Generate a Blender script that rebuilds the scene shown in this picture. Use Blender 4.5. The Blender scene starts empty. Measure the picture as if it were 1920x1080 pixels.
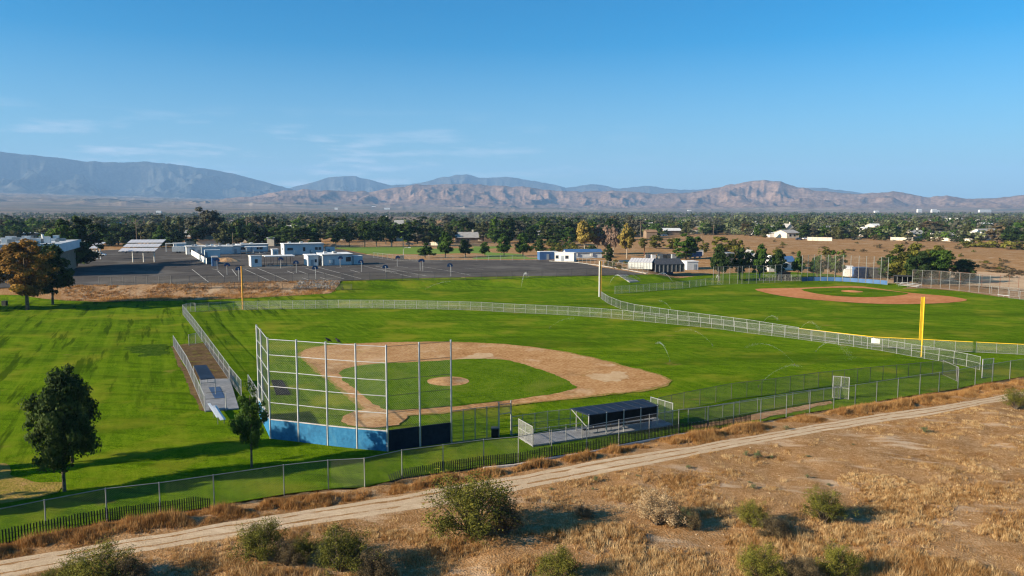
import bpy, bmesh, math, random
import numpy as np
from mathutils import Vector, noise as mnoise
from mathutils.geometry import delaunay_2d_cdt

# ------------------------------------------------------------------ camera, sky, sun, exposure
S = bpy.context.scene
COL = S.collection
R = math.radians
CAM_H, FPX, VH = 22.0, 1450.0, 393.0          # height above the field, focal length and horizon row (1920 px wide picture)
PITCH = math.atan((540 - VH) / FPX)
CP, SP = math.cos(PITCH), math.sin(PITCH)
cam = bpy.data.cameras.new('camera')
cam.sensor_width = 36; cam.lens = FPX / 1920 * 36
cam.clip_start = 0.5; cam.clip_end = 80000
camo = bpy.data.objects.new('camera', cam); COL.objects.link(camo)
camo.location = (0, 0, CAM_H); camo.rotation_euler = (math.pi / 2 - PITCH, 0, 0)
S.camera = camo

SUN_EL = R(20.5)
SUN_TRAVEL = R(20)                              # direction the shadows run, measured from +X towards +Y
W = bpy.data.worlds.new('World'); S.world = W; W.use_nodes = True
wn, wl = W.node_tree.nodes, W.node_tree.links
bg = wn['Background']; bg.inputs['Strength'].default_value = 0.062
sky = wn.new('ShaderNodeTexSky'); sky.sky_type = 'NISHITA'; sky.sun_disc = False
sky.sun_elevation = SUN_EL
sky.sun_rotation = math.atan2(-math.cos(SUN_TRAVEL), -math.sin(SUN_TRAVEL))
sky.altitude = 800; sky.air_density = 1.0; sky.dust_density = 2.0; sky.ozone_density = 3.2
# thin clouds low over the mountains, from the direction of view into the sky
tc = wn.new('ShaderNodeTexCoord')
sep = wn.new('ShaderNodeSeparateXYZ'); wl.new(tc.outputs['Generated'], sep.inputs[0])
mp = wn.new('ShaderNodeMapping'); mp.inputs['Scale'].default_value = (7, 7, 52); wl.new(tc.outputs['Generated'], mp.inputs[0])
cn = wn.new('ShaderNodeTexNoise'); cn.inputs['Scale'].default_value = 1.15; cn.inputs['Detail'].default_value = 7; cn.inputs['Roughness'].default_value = 0.6
wl.new(mp.outputs[0], cn.inputs[0])
cr = wn.new('ShaderNodeMapRange'); cr.inputs[1].default_value = 0.50; cr.inputs[2].default_value = 0.66; wl.new(cn.outputs[0], cr.inputs[0])
lo = wn.new('ShaderNodeMapRange'); lo.inputs[1].default_value = 0.125; lo.inputs[2].default_value = 0.075; wl.new(sep.outputs['Z'], lo.inputs[0])
side = wn.new('ShaderNodeMapRange'); side.inputs[1].default_value = 0.20; side.inputs[2].default_value = -0.20; wl.new(sep.outputs['X'], side.inputs[0])
m1 = wn.new('ShaderNodeMath'); m1.operation = 'MULTIPLY'; wl.new(cr.outputs[0], m1.inputs[0]); wl.new(lo.outputs[0], m1.inputs[1])
m2 = wn.new('ShaderNodeMath'); m2.operation = 'MULTIPLY'; wl.new(m1.outputs[0], m2.inputs[0]); wl.new(side.outputs[0], m2.inputs[1])
m3 = wn.new('ShaderNodeMath'); m3.operation = 'MULTIPLY'; m3.inputs[1].default_value = 0.50; wl.new(m2.outputs[0], m3.inputs[0])
cm = wn.new('ShaderNodeMixRGB'); cm.inputs[2].default_value = (6.4, 6.6, 7.3, 1)
wl.new(m3.outputs[0], cm.inputs[0])
tint = wn.new('ShaderNodeHueSaturation'); tint.inputs['Saturation'].default_value = 1.22; tint.inputs['Value'].default_value = 1.0
wb = wn.new('ShaderNodeMixRGB'); wb.blend_type = 'MULTIPLY'; wb.inputs[0].default_value = 1; wb.inputs[2].default_value = (0.57, 0.955, 1.09, 1)
wl.new(sky.outputs[0], wb.inputs[1])
low = wn.new('ShaderNodeMapRange'); low.inputs[1].default_value = 0.20; low.inputs[2].default_value = 0.0; low.inputs[4].default_value = 0.62; wl.new(sep.outputs['Z'], low.inputs[0])
pale = wn.new('ShaderNodeMixRGB'); pale.inputs[2].default_value = (3.3, 4.3, 5.3, 1); wl.new(low.outputs[0], pale.inputs[0]); wl.new(wb.outputs[0], pale.inputs[1]); wl.new(pale.outputs[0], tint.inputs['Color']); wl.new(tint.outputs[0], cm.inputs[1]); wl.new(cm.outputs[0], bg.inputs[0])

sun = bpy.data.lights.new('sun', 'SUN'); sun.energy = 5.0; sun.angle = R(0.53); sun.color = (1, 0.85, 0.64)
suno = bpy.data.objects.new('sun', sun); COL.objects.link(suno)
SUN_DIR = Vector((math.cos(SUN_TRAVEL) * math.cos(SUN_EL), math.sin(SUN_TRAVEL) * math.cos(SUN_EL), -math.sin(SUN_EL)))
suno.rotation_euler = SUN_DIR.to_track_quat('-Z', 'Y').to_euler()
S.view_settings.view_transform = 'Standard'; S.view_settings.look = 'None'
S.view_settings.exposure = 1.25; S.view_settings.gamma = 1.0; S.view_settings.use_curve_mapping = False
S.cycles.use_denoising = True; S.cycles.denoising_prefilter = 'ACCURATE'; S.cycles.denoising_input_passes = 'RGB_ALBEDO_NORMAL'; S.cycles.use_adaptive_sampling = False; S.cycles.filter_width = 1.25; S.cycles.sample_clamp_indirect = 4.0
S.cycles.max_bounces = 6; S.cycles.diffuse_bounces = 2; S.cycles.glossy_bounces = 2
S.cycles.transparent_max_bounces = 24; S.cycles.volume_bounces = 0
S.cycles.caustics_reflective = False; S.cycles.caustics_refractive = False

rng = np.random.default_rng(7); random.seed(7)

# ------------------------------------------------------------------ terrain heights and site survey
def vnoise(x, y, seed=0):
    x = np.asarray(x, float); y = np.asarray(y, float)
    xi = np.floor(x).astype(np.int64); yi = np.floor(y).astype(np.int64); fx = x - xi; fy = y - yi
    fx = fx * fx * (3 - 2 * fx); fy = fy * fy * (3 - 2 * fy)
    def h(a, b):
        n = (a * 374761393 + b * 668265263 + seed * 1442695041) & 0x7fffffff
        n = ((n ^ (n >> 13)) * 1274126177) & 0x7fffffff
        n = n ^ (n >> 16)
        return (n & 0xffff) / 65535.0
    return (h(xi, yi) * (1 - fx) + h(xi + 1, yi) * fx) * (1 - fy) + (h(xi, yi + 1) * (1 - fx) + h(xi + 1, yi + 1) * fx) * fy
def fbm(x, y, o=4, seed=0, gain=0.5):
    a, s, t = 1.0, 0.0, 0.0
    for k in range(o):
        s = s + a * vnoise(x * 2 ** k + 17.3 * k, y * 2 ** k - 9.1 * k, seed + k); t += a; a *= gain
    return s / t
def sstep(t):
    t = np.clip(t, 0, 1); return t * t * (3 - 2 * t)
def ray(u, v):
    d = Vector((u - 960, FPX * CP + (540 - v) * SP, -FPX * SP + (540 - v) * CP)); return d
def flat(u, v, z=0.0):
    d = ray(u, v); t = (z - CAM_H) / d.z
    return np.array([d.x * t, d.y * t])
ZP = 2.5                                        # the school's terrace stands this much above the ball fields
_e = np.array([flat(u, v, ZP) for u, v in ((-500, 548), (125, 537), (300, 533.5), (420, 531), (640, 526.5), (900, 519), (1215, 514.5))])
_e = _e[np.argsort(_e[:, 0])]
X_END = _e[-1, 0]
def zt(x, y):
    x = np.asarray(x, float); y = np.asarray(y, float)
    e = np.interp(x, _e[:, 0], _e[:, 1]); w = np.interp(x, [-70, -40, 0], [8.0, 9.0, 15.0])
    a = ZP * sstep((y - e + w) / w)
    b = ZP * sstep((y - 262) / 60)
    k = sstep((x - X_END) / 14)
    return a * (1 - k) + b * k
def at(u, v):
    d = ray(u, v); lo_, hi = 20.0, 6000.0
    ys = np.linspace(20, 1500, 2961); t = ys / d.y
    below = CAM_H + d.z * t < zt(d.x * t, ys)
    i = int(np.argmax(below)) if below.any() else len(ys) - 1
    y0 = ys[max(i - 1, 0)]; y1 = ys[i]
    for _ in range(20):
        m = (y0 + y1) / 2; tt = m / d.y
        if CAM_H + d.z * tt < float(zt(d.x * tt, m)): y1 = m
        else: y0 = m
    tt = y1 / d.y
    return Vector((d.x * tt, y1, float(zt(d.x * tt, y1))))
def depth(P): return P[1] * CP + (CAM_H - P[2]) * SP
def hgt(P, px): return px * depth(P) / FPX      # metres for a height of px picture rows at P
def xy(pts): return [tuple(at(u, v)[:2]) for u, v in pts]

# ------------------------------------------------------------------ object helpers
def tag(o, label=None, cat=None, group=None, kind=None):
    if label: o['label'] = label
    if cat: o['category'] = cat
    if group: o['group'] = group
    if kind: o['kind'] = kind
    return o
def link(o, parent=None):
    COL.objects.link(o)
    if parent: o.parent = parent
    return o
def thing(name, loc, label, cat, group=None, rz=0.0):
    o = bpy.data.objects.new(name, None); o.empty_display_size = 0.3; link(o)
    o.location = loc; o.rotation_euler = (0, 0, rz)
    return tag(o, label, cat, group)
class MB:
    def __init__(s): s.v = []; s.f = []; s.m = []
    def add(s, vs, fs, mi=0):
        n = len(s.v); s.v += [tuple(p) for p in vs]; s.f += [tuple(i + n for i in f) for f in fs]; s.m += [mi] * len(fs); return s
    def box(s, x0, x1, y0, y1, z0, z1, mi=0):
        v = [(x, y, z) for z in (z0, z1) for y in (y0, y1) for x in (x0, x1)]
        return s.add(v, [(0, 2, 3, 1), (4, 5, 7, 6), (0, 1, 5, 4), (2, 6, 7, 3), (0, 4, 6, 2), (1, 3, 7, 5)], mi)
    def tube(s, pts, r, n=6, mi=0, cap=True):
        pts = [Vector(p) for p in pts]; rs = r if isinstance(r, (list, tuple)) else [r] * len(pts)
        base = len(s.v); k = len(pts)
        for i, p in enumerate(pts):
            d = (pts[min(i + 1, k - 1)] - pts[max(i - 1, 0)]).normalized()
            a = d.cross(Vector((0, 0, 1)) if abs(d.z) < 0.9 else Vector((1, 0, 0))).normalized(); b = d.cross(a)
            for j in range(n):
                t = 2 * math.pi * j / n; s.v.append(tuple(p + (a * math.cos(t) + b * math.sin(t)) * rs[i]))
        for i in range(k - 1):
            for j in range(n):
                j2 = (j + 1) % n
                s.f.append((base + i * n + j, base + i * n + j2, base + (i + 1) * n + j2, base + (i + 1) * n + j)); s.m.append(mi)
        if cap:
            s.f.append(tuple(base + j for j in range(n))[::-1]); s.m.append(mi)
            s.f.append(tuple(base + (k - 1) * n + j for j in range(n))); s.m.append(mi)
        return s
    def beam(s, a, b, w, h, mi=0):               # rectangular bar from a to b, top edge upright
        a, b = Vector(a), Vector(b); d = (b - a).normalized()
        side_ = d.cross(Vector((0, 0, 1)) if abs(d.z) < 0.95 else Vector((0, 1, 0))).normalized() * w / 2; up = side_.cross(d).normalized() * h / 2
        v = [p + q * side_ + r * up for p in (a, b) for r in (-1, 1) for q in (-1, 1)]
        return s.add(v, [(0, 2, 3, 1), (4, 5, 7, 6), (0, 1, 5, 4), (2, 6, 7, 3), (0, 4, 6, 2), (1, 3, 7, 5)], mi)
    def mesh(s, name, mats):
        me = bpy.data.meshes.new(name); me.from_pydata(s.v, [], s.f)
        for m in (mats if isinstance(mats, (list, tuple)) else [mats]): me.materials.append(m)
        if any(s.m): me.polygons.foreach_set('material_index', s.m)
        me.update(); return me
    def build(s, name, mats, parent=None):
        return link(bpy.data.objects.new(name, s.mesh(name, mats)), parent)
def put(name, me, parent=None, loc=(0, 0, 0), rot=(0, 0, 0), sc=(1, 1, 1)):
    o = bpy.data.objects.new(name, me); link(o, parent); o.location = loc; o.rotation_euler = rot; o.scale = sc; return o
def np_mesh(name, V, n, mats, mi=None, col=None):   # V: (faces*n, 3), each face with n vertices of its own
    k = len(V) // n; me = bpy.data.meshes.new(name)
    me.vertices.add(len(V)); me.vertices.foreach_set('co', np.ascontiguousarray(V, np.float32).ravel())
    me.loops.add(len(V)); me.loops.foreach_set('vertex_index', np.arange(len(V), dtype=np.int32))
    me.polygons.add(k); me.polygons.foreach_set('loop_start', np.arange(0, len(V), n, dtype=np.int32))
    for m in (mats if isinstance(mats, (list, tuple)) else [mats]): me.materials.append(m)
    if mi is not None: me.polygons.foreach_set('material_index', np.ascontiguousarray(mi, np.int32))
    if col is not None:
        a = me.attributes.new('tone', 'FLOAT', 'POINT'); a.data.foreach_set('value', np.ascontiguousarray(col, np.float32))
    me.update(calc_edges=True); return me

# ------------------------------------------------------------------ materials
def mat(name, stops, scales=(1.0,), rough=0.85, bump=0.0, bscale=None, metal=0.0, spec=None, coord='pos', trans=0.0, rand=0.0, tone=False, extra=None, stretch=None):
    """stops: 2-5 colours blended by summed noise of the given scales."""
    m = bpy.data.materials.new(name); m.use_nodes = True
    n, l = m.node_tree.nodes, m.node_tree.links; b = n['Principled BSDF']
    b.inputs['Roughness'].default_value = rough; b.inputs['Metallic'].default_value = metal; b.inputs['Specular IOR Level'].default_value = (0.0 if rough >= 0.9 else 0.25) if spec is None else spec
    if coord == 'pos': g = n.new('ShaderNodeNewGeometry').outputs['Position']
    else: g = n.new('ShaderNodeTexCoord').outputs['Object']
    if stretch:
        mpn = n.new('ShaderNodeMapping'); mpn.inputs['Scale'].default_value = stretch[0]; mpn.inputs['Rotation'].default_value = stretch[1]
        l.new(g, mpn.inputs[0]); gs = mpn.outputs[0]
    else: gs = g
    fac = None
    for i, s in enumerate(scales):
        t = n.new('ShaderNodeTexNoise'); t.inputs['Scale'].default_value = s; t.inputs['Detail'].default_value = 4; t.inputs['Roughness'].default_value = 0.62
        l.new(gs, t.inputs[0])
        if fac is None: fac = t.outputs[0]
        else:
            q = n.new('ShaderNodeMixRGB'); q.inputs[0].default_value = 0.5; l.new(fac, q.inputs[1]); l.new(t.outputs[0], q.inputs[2]); fac = q.outputs[0]
    if len(scales) > 1:
        kx = n.new('ShaderNodeMapRange'); kx.clamp = False; q_ = 0.5 / (1 + .45 * (len(scales) - 1)); kx.inputs[1].default_value = .5 - q_; kx.inputs[2].default_value = .5 + q_; l.new(fac, kx.inputs[0]); fac = kx.outputs[0]
    def plus(f, src, lo_, hi):
        r = n.new('ShaderNodeMapRange'); r.inputs[3].default_value = lo_; r.inputs[4].default_value = hi; l.new(src, r.inputs[0])
        a = n.new('ShaderNodeMath'); a.operation = 'ADD'; l.new(f, a.inputs[0]); l.new(r.outputs[0], a.inputs[1]); return a.outputs[0]
    if rand: fac = plus(fac, n.new('ShaderNodeObjectInfo').outputs['Random'], -rand, rand)
    if tone:
        at_ = n.new('ShaderNodeAttribute'); at_.attribute_name = 'tone'; fac = plus(fac, at_.outputs['Fac'], -0.28, 0.28)
    r = n.new('ShaderNodeValToRGB'); l.new(fac, r.inputs[0]); e = r.color_ramp.elements
    k = len(stops)
    while len(e) < k: e.new(0.5)
    for i, c in enumerate(stops):
        e[i].position = 0.30 + 0.40 * i / max(k - 1, 1); e[i].color = (*c, 1)
    colr = r.outputs[0]
    if extra: colr = extra(n, l, g, colr)
    l.new(colr, b.inputs['Base Color'])
    if bump:
        t = n.new('ShaderNodeTexNoise'); t.inputs['Scale'].default_value = bscale or scales[-1] * 3; t.inputs['Detail'].default_value = 5
        l.new(gs, t.inputs[0])
        bp = n.new('ShaderNodeBump'); bp.inputs['Strength'].default_value = min(bump, 1); bp.inputs['Distance'].default_value = 0.12 if bump <= 1 else 0.12 * bump
        l.new(t.outputs[0], bp.inputs['Height']); l.new(bp.outputs[0], b.inputs['Normal'])
    if trans:
        tr = n.new('ShaderNodeBsdfTranslucent'); l.new(colr, tr.inputs[0]); mx = n.new('ShaderNodeMixShader'); mx.inputs[0].default_value = trans
        l.new(b.outputs[0], mx.inputs[1]); l.new(tr.outputs[0], mx.inputs[2]); l.new(mx.outputs[0], n['Material Output'].inputs[0])
    return m
def blend_in(colour, scale, lo_, hi, amount=1.0, off=(0, 0, 0), sc3=(1, 1, 1), rotz=0.0, detail=4):
    def f(n, l, g, c):
        turn = n.new('ShaderNodeMapping'); turn.inputs['Rotation'].default_value = (0, 0, rotz); l.new(g, turn.inputs[0])
        mpn = n.new('ShaderNodeMapping'); mpn.inputs['Location'].default_value = off; mpn.inputs['Scale'].default_value = sc3; l.new(turn.outputs[0], mpn.inputs[0])
        t = n.new('ShaderNodeTexNoise'); t.inputs['Scale'].default_value = scale; t.inputs['Detail'].default_value = detail; t.inputs['Roughness'].default_value = 0.6; l.new(mpn.outputs[0], t.inputs[0])
        r = n.new('ShaderNodeMapRange'); r.inputs[1].default_value = lo_; r.inputs[2].default_value = hi; r.inputs[4].default_value = amount; l.new(t.outputs[0], r.inputs[0])
        q = n.new('ShaderNodeMixRGB'); q.inputs[2].default_value = (*colour, 1); l.new(r.outputs[0], q.inputs[0]); l.new(c, q.inputs[1]); return q.outputs[0]
    return f
def chain(*fs):
    def f(n, l, g, c):
        for k in fs: c = k(n, l, g, c)
        return c
    return f
def stripes(colour, scale, rotz, amount, kind='BANDS', dist=2.0):
    def f(n, l, g, c):
        mpn = n.new('ShaderNodeMapping'); mpn.inputs['Rotation'].default_value = (0, 0, rotz); l.new(g, mpn.inputs[0])
        t = n.new('ShaderNodeTexWave'); t.wave_type = kind; t.inputs['Scale'].default_value = scale; t.inputs['Distortion'].default_value = dist; t.inputs['Detail'].default_value = 3; t.inputs['Detail Scale'].default_value = 1.5
        if kind == 'RINGS': t.rings_direction = 'Z'
        l.new(mpn.outputs[0], t.inputs[0])
        r = n.new('ShaderNodeMapRange'); r.inputs[1].default_value = 0.35; r.inputs[2].default_value = 0.8; r.inputs[4].default_value = amount; l.new(t.outputs['Fac'], r.inputs[0])
        q = n.new('ShaderNodeMixRGB'); q.inputs[2].default_value = (*colour, 1); l.new(r.outputs[0], q.inputs[0]); l.new(c, q.inputs[1]); return q.outputs[0]
    return f
GA = R(25)                                      # the site's streets, fences and buildings run at this angle
M = {}
M['desert'] = mat('desert_soil', [(.175, .082, .030), (.26, .140, .058), (.34, .205, .10), (.43, .295, .175)], (0.35, 2.6, 9.0), 0.95, 0.8, 7.0,
                  extra=chain(blend_in((.24, .125, .048), 0.9, 0.50, 0.64, 0.7, sc3=(1, 1.7, 1)), blend_in((.52, .40, .28), 0.22, 0.56, 0.67, 0.75, (31, 7, 0), (0.6, 1.8, 1), 0.3), blend_in((.33, .185, .085), 0.02, 0.45, 0.65, 0.45)))
M['valley'] = mat('valley_floor', [(.11, .085, .065), (.19, .14, .10), (.28, .21, .155)], (0.0012, 0.006, 0.03), 0.95, extra=chain(blend_in((.075, .08, .06), 0.0012, 0.5, 0.60, 0.8, sc3=(.5, 2.4, 1)), blend_in((.34, .26, .19), 0.002, 0.60, 0.68, 0.7, (9000, 0, 0), (.4, 2.5, 1))))
M['mountain'] = mat('mountain_rock', [(.08, .055, .04), (.17, .11, .08), (.27, .18, .13)], (0.002, 0.010, 0.035), 0.95)
M['forest_mountain'] = mat('brushy_mountain', [(.012, .017, .020), (.042, .046, .042), (.095, .086, .070)], (0.0015, 0.008, 0.03), 0.95)
def only_west(f, x0, x1):                       # f only where X is below x0, fading out at x1
    def g_(n, l, g, c):
        d = f(n, l, g, c); sp = n.new('ShaderNodeSeparateXYZ'); l.new(g, sp.inputs[0]); r = n.new('ShaderNodeMapRange'); r.inputs[1].default_value = x1; r.inputs[2].default_value = x0; l.new(sp.outputs[0], r.inputs[0])
        q = n.new('ShaderNodeMixRGB'); l.new(r.outputs[0], q.inputs[0]); l.new(c, q.inputs[1]); l.new(d, q.inputs[2]); return q.outputs[0]
    return g_
M['lawn'] = mat('lawn_grass', [(.028, .060, .001), (.062, .119, .002), (.104, .178, .004), (.170, .245, .011)], (0.05, 0.7, 4.0, 11.0), 0.9, 0.95, 9.0, spec=0.0,
                extra=chain(stripes((.050, .105, .002), 0.085, GA + R(90), 0.30, dist=1.2), blend_in((.135, .20, .008), 1.0, 0.50, 0.62, 0.5, (3, 9, 0), (1.4, .12, 1), R(-25)), blend_in((.034, .070, .002), 1.0, 0.52, 0.64, 0.6, (13, 2, 0), (.10, .9, 1), .2),
                            blend_in((.20, .205, .016), 0.09, 0.52, 0.65, 0.7, (5, 3, 0)), blend_in((.032, .074, .002), 0.045, 0.52, 0.64, 0.6, (50, 3, 0), (.6, 2.5, 1)), blend_in((.23, .15, .045), 0.13, 0.66, 0.74, 0.7, (90, 40, 0)),
                            only_west(chain(stripes((.155, .22, .009), 0.11, R(-25), 0.24, dist=.7), blend_in((.024, .052, .002), 0.55, 0.55, 0.63, 0.8, (40, 3, 0), (1.0, .07, 1), R(-25))), -48, -38)))
M['infield'] = mat('infield_grass', [(.032, .068, .002), (.060, .112, .003), (.095, .155, .006), (.14, .20, .014)], (0.25, 2.0, 9.0), 0.9, 0.8, 8.0, coord='obj', extra=chain(stripes((.075, .135, .010), 0.30, 0, 0.38, 'RINGS', 3.5), blend_in((.13, .15, .02), 0.12, 0.55, 0.68, 0.6)))
M['park'] = mat('park_grass', [(.10, .17, .020), (.13, .20, .026), (.17, .23, .035)], (0.03, 0.3), 0.9, 0.4, 4.0, spec=0.1)
M['clay'] = mat('infield_clay', [(.25, .122, .046), (.35, .185, .076), (.42, .245, .112), (.49, .31, .16)], (0.10, 0.5, 2.5), 0.95, 0.35, 4.0,
                extra=chain(stripes((.29, .16, .078), 0.5, R(-30), 0.22, dist=4), blend_in((.24, .17, .04), 0.35, 0.62, 0.72, 0.5), blend_in((.15, .085, .042), 0.09, 0.55, 0.68, 0.6, (12, 44, 0)), blend_in((.53, .385, .245), 0.16, 0.58, 0.70, 0.7, (2, 84, 0))))
M['clay_red'] = mat('red_clay', [(.34, .135, .055), (.42, .175, .075), (.49, .225, .11)], (0.1, 0.8), 0.95, 0.4, 3.0)
M['path_dirt'] = mat('path_dirt', [(.39, .285, .185), (.47, .355, .235), (.55, .425, .295)], (0.5, 4.0, 14.0), 0.95, 0.5, 9.0,
                     extra=chain(stripes((.37, .27, .17), 0.55, R(-116), 0.25, dist=1.5), blend_in((.33, .22, .125), 0.6, 0.60, 0.72, 0.4), blend_in((.60, .48, .34), 0.4, 0.55, 0.66, 0.5, (9, 9, 0), (.4, 1.6, 1), .4)))
M['darksoil'] = mat('dark_soil', [(.07, .045, .022), (.125, .08, .042), (.19, .125, .07)], (.4, 2.5), 0.95, .8, 5.0, extra=blend_in((.16, .14, .03), .5, .54, .64, .7))
M['weedpatch'] = mat('broadleaf_weeds', [(.018, .042, .003), (.036, .075, .006), (.085, .12, .012)], (1.2, 5), .95, 1., 6.0)
M['clay_pale'] = mat('dry_pale_clay', [(.38, .24, .125), (.44, .30, .17), (.50, .36, .22)], (.5, 2.5), .95)
M['sand'] = mat('sandy_soil', [(.36, .235, .14), (.45, .315, .20), (.52, .39, .26)], (.1, .8, 3), .95, .6, 2.0)
M['riprap'] = mat('riprap_stone', [(.16, .15, .14), (.25, .24, .22), (.33, .31, .29)], (.5, 2), 0.95)
M['bank'] = mat('bank_soil', [(.18, .10, .05), (.30, .18, .095), (.40, .27, .16)], (0.3, 1.8), 0.95, 1.0, 3.0, extra=blend_in((.40, .30, .20), 0.25, 0.55, 0.65, 0.7, sc3=(1, .2, 1)))
M['deadgrass'] = mat('dead_turf', [(.14, .13, .02), (.25, .185, .045), (.32, .20, .085)], (0.6, 3.0), 0.95, 0.8, 6.0)
M['asphalt'] = mat('asphalt', [(.062, .058, .056), (.085, .078, .074), (.108, .098, .092)], (0.04, 0.5, 5.0), 0.9, 0.2, 8, extra=chain(blend_in((.042, .040, .040), 0.25, 0.58, 0.62, 0.65, sc3=(.25, 2, 1), rotz=-GA), blend_in((.15, .14, .128), 0.06, 0.52, 0.66, 0.6), blend_in((.03, .03, .03), 0.16, 0.64, 0.67, 0.7, (70, 3, 0)), blend_in((.035, .034, .033), 1.2, 0.60, 0.62, 0.5, (7, 3, 0), (.05, 1.2, 1), -GA)))
M['paint_line'] = mat('line_paint', [(.30, .28, .25), (.5, .48, .43), (.62, .6, .54)], (1.5,), 0.8)
M['concrete'] = mat('concrete', [(.33, .31, .28), (.43, .40, .36), (.50, .47, .43)], (0.4, 3), 0.9, 0.2, 8)
M['slab'] = mat('stained_concrete', [(.15, .155, .165), (.22, .225, .235), (.30, .30, .30)], (0.35, 2.0), 0.85, 0.2, 8, extra=blend_in((.16, .16, .17), 0.5, 0.58, 0.7, 0.7))
M['bpole'] = mat('backstop_steel', [(.26, .27, .28), (.34, .35, .36), (.42, .42, .42)], (0.6, 4), 0.5, spec=0.4)
M['shaded_pad'] = mat('shaded_wall_pad', [(.008, .012, .02), (.016, .024, .036)], (.6, 3), 0.8, spec=.1)  # blue wall pads turned from the sun, their shade put into the colour
M['galv'] = mat('galvanised_steel', [(.19, .19, .185), (.26, .26, .25), (.33, .33, .31)], (1.2,), 0.45, metal=0.25, spec=0.5)
M['pole'] = mat('painted_steel_pole', [(.21, .215, .215), (.28, .285, .285), (.34, .34, .33)], (0.6, 4), 0.5, spec=0.4)
M['wire'] = mat('chain_link_wire', [(.24, .24, .225), (.32, .32, .295)], (1.0,), 0.5, metal=0.2, spec=0.4)
M['darkwire'] = mat('dark_wire', [(.09, .085, .075), (.15, .14, .12)], (1.0,), 0.6, metal=0.2)
M['darkmetal'] = mat('dark_metal', [(.035, .037, .04), (.07, .07, .075)], (1.5,), 0.5)
M['black'] = mat('black_windscreen', [(.006, .007, .008), (.016, .017, .018)], (2,), 0.9, spec=0.08)
M['picket'] = mat('black_picket', [(.010, .012, .010), (.028, .03, .025)], (3,), 0.7, rand=0.1)
M['bluewall'] = mat('blue_wall_paint', [(.008, .085, .19), (.013, .125, .265), (.03, .17, .32)], (0.5, 3), 0.65, extra=blend_in((.07, .21, .30), 1.2, 0.60, 0.75, 0.5, sc3=(1, 1, .3)))
M['blueroof'] = mat('blue_roof_metal', [(.005, .010, .022), (.009, .017, .034), (.016, .027, .050)], (0.6, 3), 0.6, spec=0.25, extra=blend_in((.012, .02, .045), 0.9, 0.55, 0.68, 0.7))
M['bluetarp'] = mat('blue_paint', [(.035, .09, .21), (.06, .135, .29)], (0.5,), 0.6)
M['dullblue'] = mat('dull_blue', [(.03, .07, .15), (.05, .10, .20)], (1.5, 6), 0.8)
M['alu'] = mat('bench_aluminium', [(.55, .57, .60), (.68, .70, .73)], (2,), 0.4, metal=0.3)
M['yellow'] = mat('yellow_paint', [(.62, .38, .015), (.72, .47, .03)], (2,), 0.5)
M['orange'] = mat('orange_paint', [(.52, .22, .025), (.62, .30, .05)], (2,), 0.5)
M['whitepole'] = mat('white_paint', [(.56, .54, .50), (.68, .66, .62)], (2,), 0.5)
M['whitewall'] = mat('white_siding', [(.50, .50, .50), (.60, .60, .59), (.68, .67, .65)], (0.4, 3), 0.7, coord='obj', extra=stripes((.52, .52, .53), 1.1, 0, 0.5, dist=0.0))
M['greywall'] = mat('grey_siding', [(.44, .46, .48), (.54, .56, .57), (.62, .63, .63)], (0.4, 3), 0.7, coord='obj', extra=stripes((.40, .42, .45), 1.3, 0, 0.5, dist=0.0))
M['cream'] = mat('cream_stucco', [(.50, .44, .35), (.62, .56, .46)], (0.5, 3), 0.8)
M['brownwall'] = mat('brown_stucco', [(.17, .12, .08), (.26, .19, .13)], (0.5, 3), 0.8)
M['whiteroof'] = mat('white_roof_coating', [(.56, .55, .54), (.68, .67, .65), (.76, .75, .72)], (0.5, 2), 0.6, extra=blend_in((.40, .37, .34), 0.6, 0.58, 0.7, 0.6))
M['greyroof'] = mat('grey_shingle', [(.20, .19, .18), (.30, .29, .28), (.38, .37, .35)], (0.5, 4), 0.85)
M['brownroof'] = mat('brown_shingle', [(.17, .095, .05), (.25, .145, .08), (.31, .19, .11)], (0.5, 4), 0.85)
M['glass'] = mat('window_glass', [(.012, .016, .022), (.025, .03, .04)], (0.5,), 0.12, spec=0.6)
M['frame'] = mat('window_frame', [(.5, .5, .5), (.6, .6, .6)], (1,), 0.5)
M['door'] = mat('grey_door', [(.22, .25, .28), (.3, .33, .36)], (1,), 0.6)
M['solar'] = mat('solar_panel_top', [(.50, .48, .48), (.60, .57, .56)], (0.7,), 0.25, spec=0.6)
M['tank'] = mat('weathered_white', [(.55, .53, .50), (.72, .70, .66)], (1, 4), 0.6)
M['polywall'] = mat('greenhouse_panel', [(.42, .44, .43), (.52, .54, .52)], (1, 5), 0.35)
M['bark'] = mat('bark', [(.055, .04, .03), (.11, .085, .065), (.17, .14, .11)], (1.5, 8), 0.95, 0.6, 10)
M['palebark'] = mat('pale_bark', [(.26, .22, .17), (.40, .35, .28)], (1.5, 6), 0.95)
M['bird'] = mat('black_feathers', [(.008, .008, .009), (.02, .02, .022)], (6,), 0.6)
M['rubber'] = mat('tyre_rubber', [(.012, .012, .012), (.025, .025, .025)], (4,), 0.9)
M['carwhite'] = mat('white_car_paint', [(.62, .62, .62), (.72, .72, .72)], (1,), 0.3, spec=0.6)
M['carblue'] = mat('dark_car_paint', [(.03, .04, .06), (.05, .06, .09)], (1,), 0.3, spec=0.6)
M['carred'] = mat('red_car_paint', [(.20, .03, .02), (.28, .05, .03)], (1,), 0.3, spec=0.6)
M['wood'] = mat('weathered_pole_wood', [(.12, .085, .06), (.22, .17, .125)], (1, 6), 0.9)
M['rustpole'] = mat('rusty_steel', [(.13, .05, .025), (.2, .09, .05)], (2,), 0.8)
LEAF = {}
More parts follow.
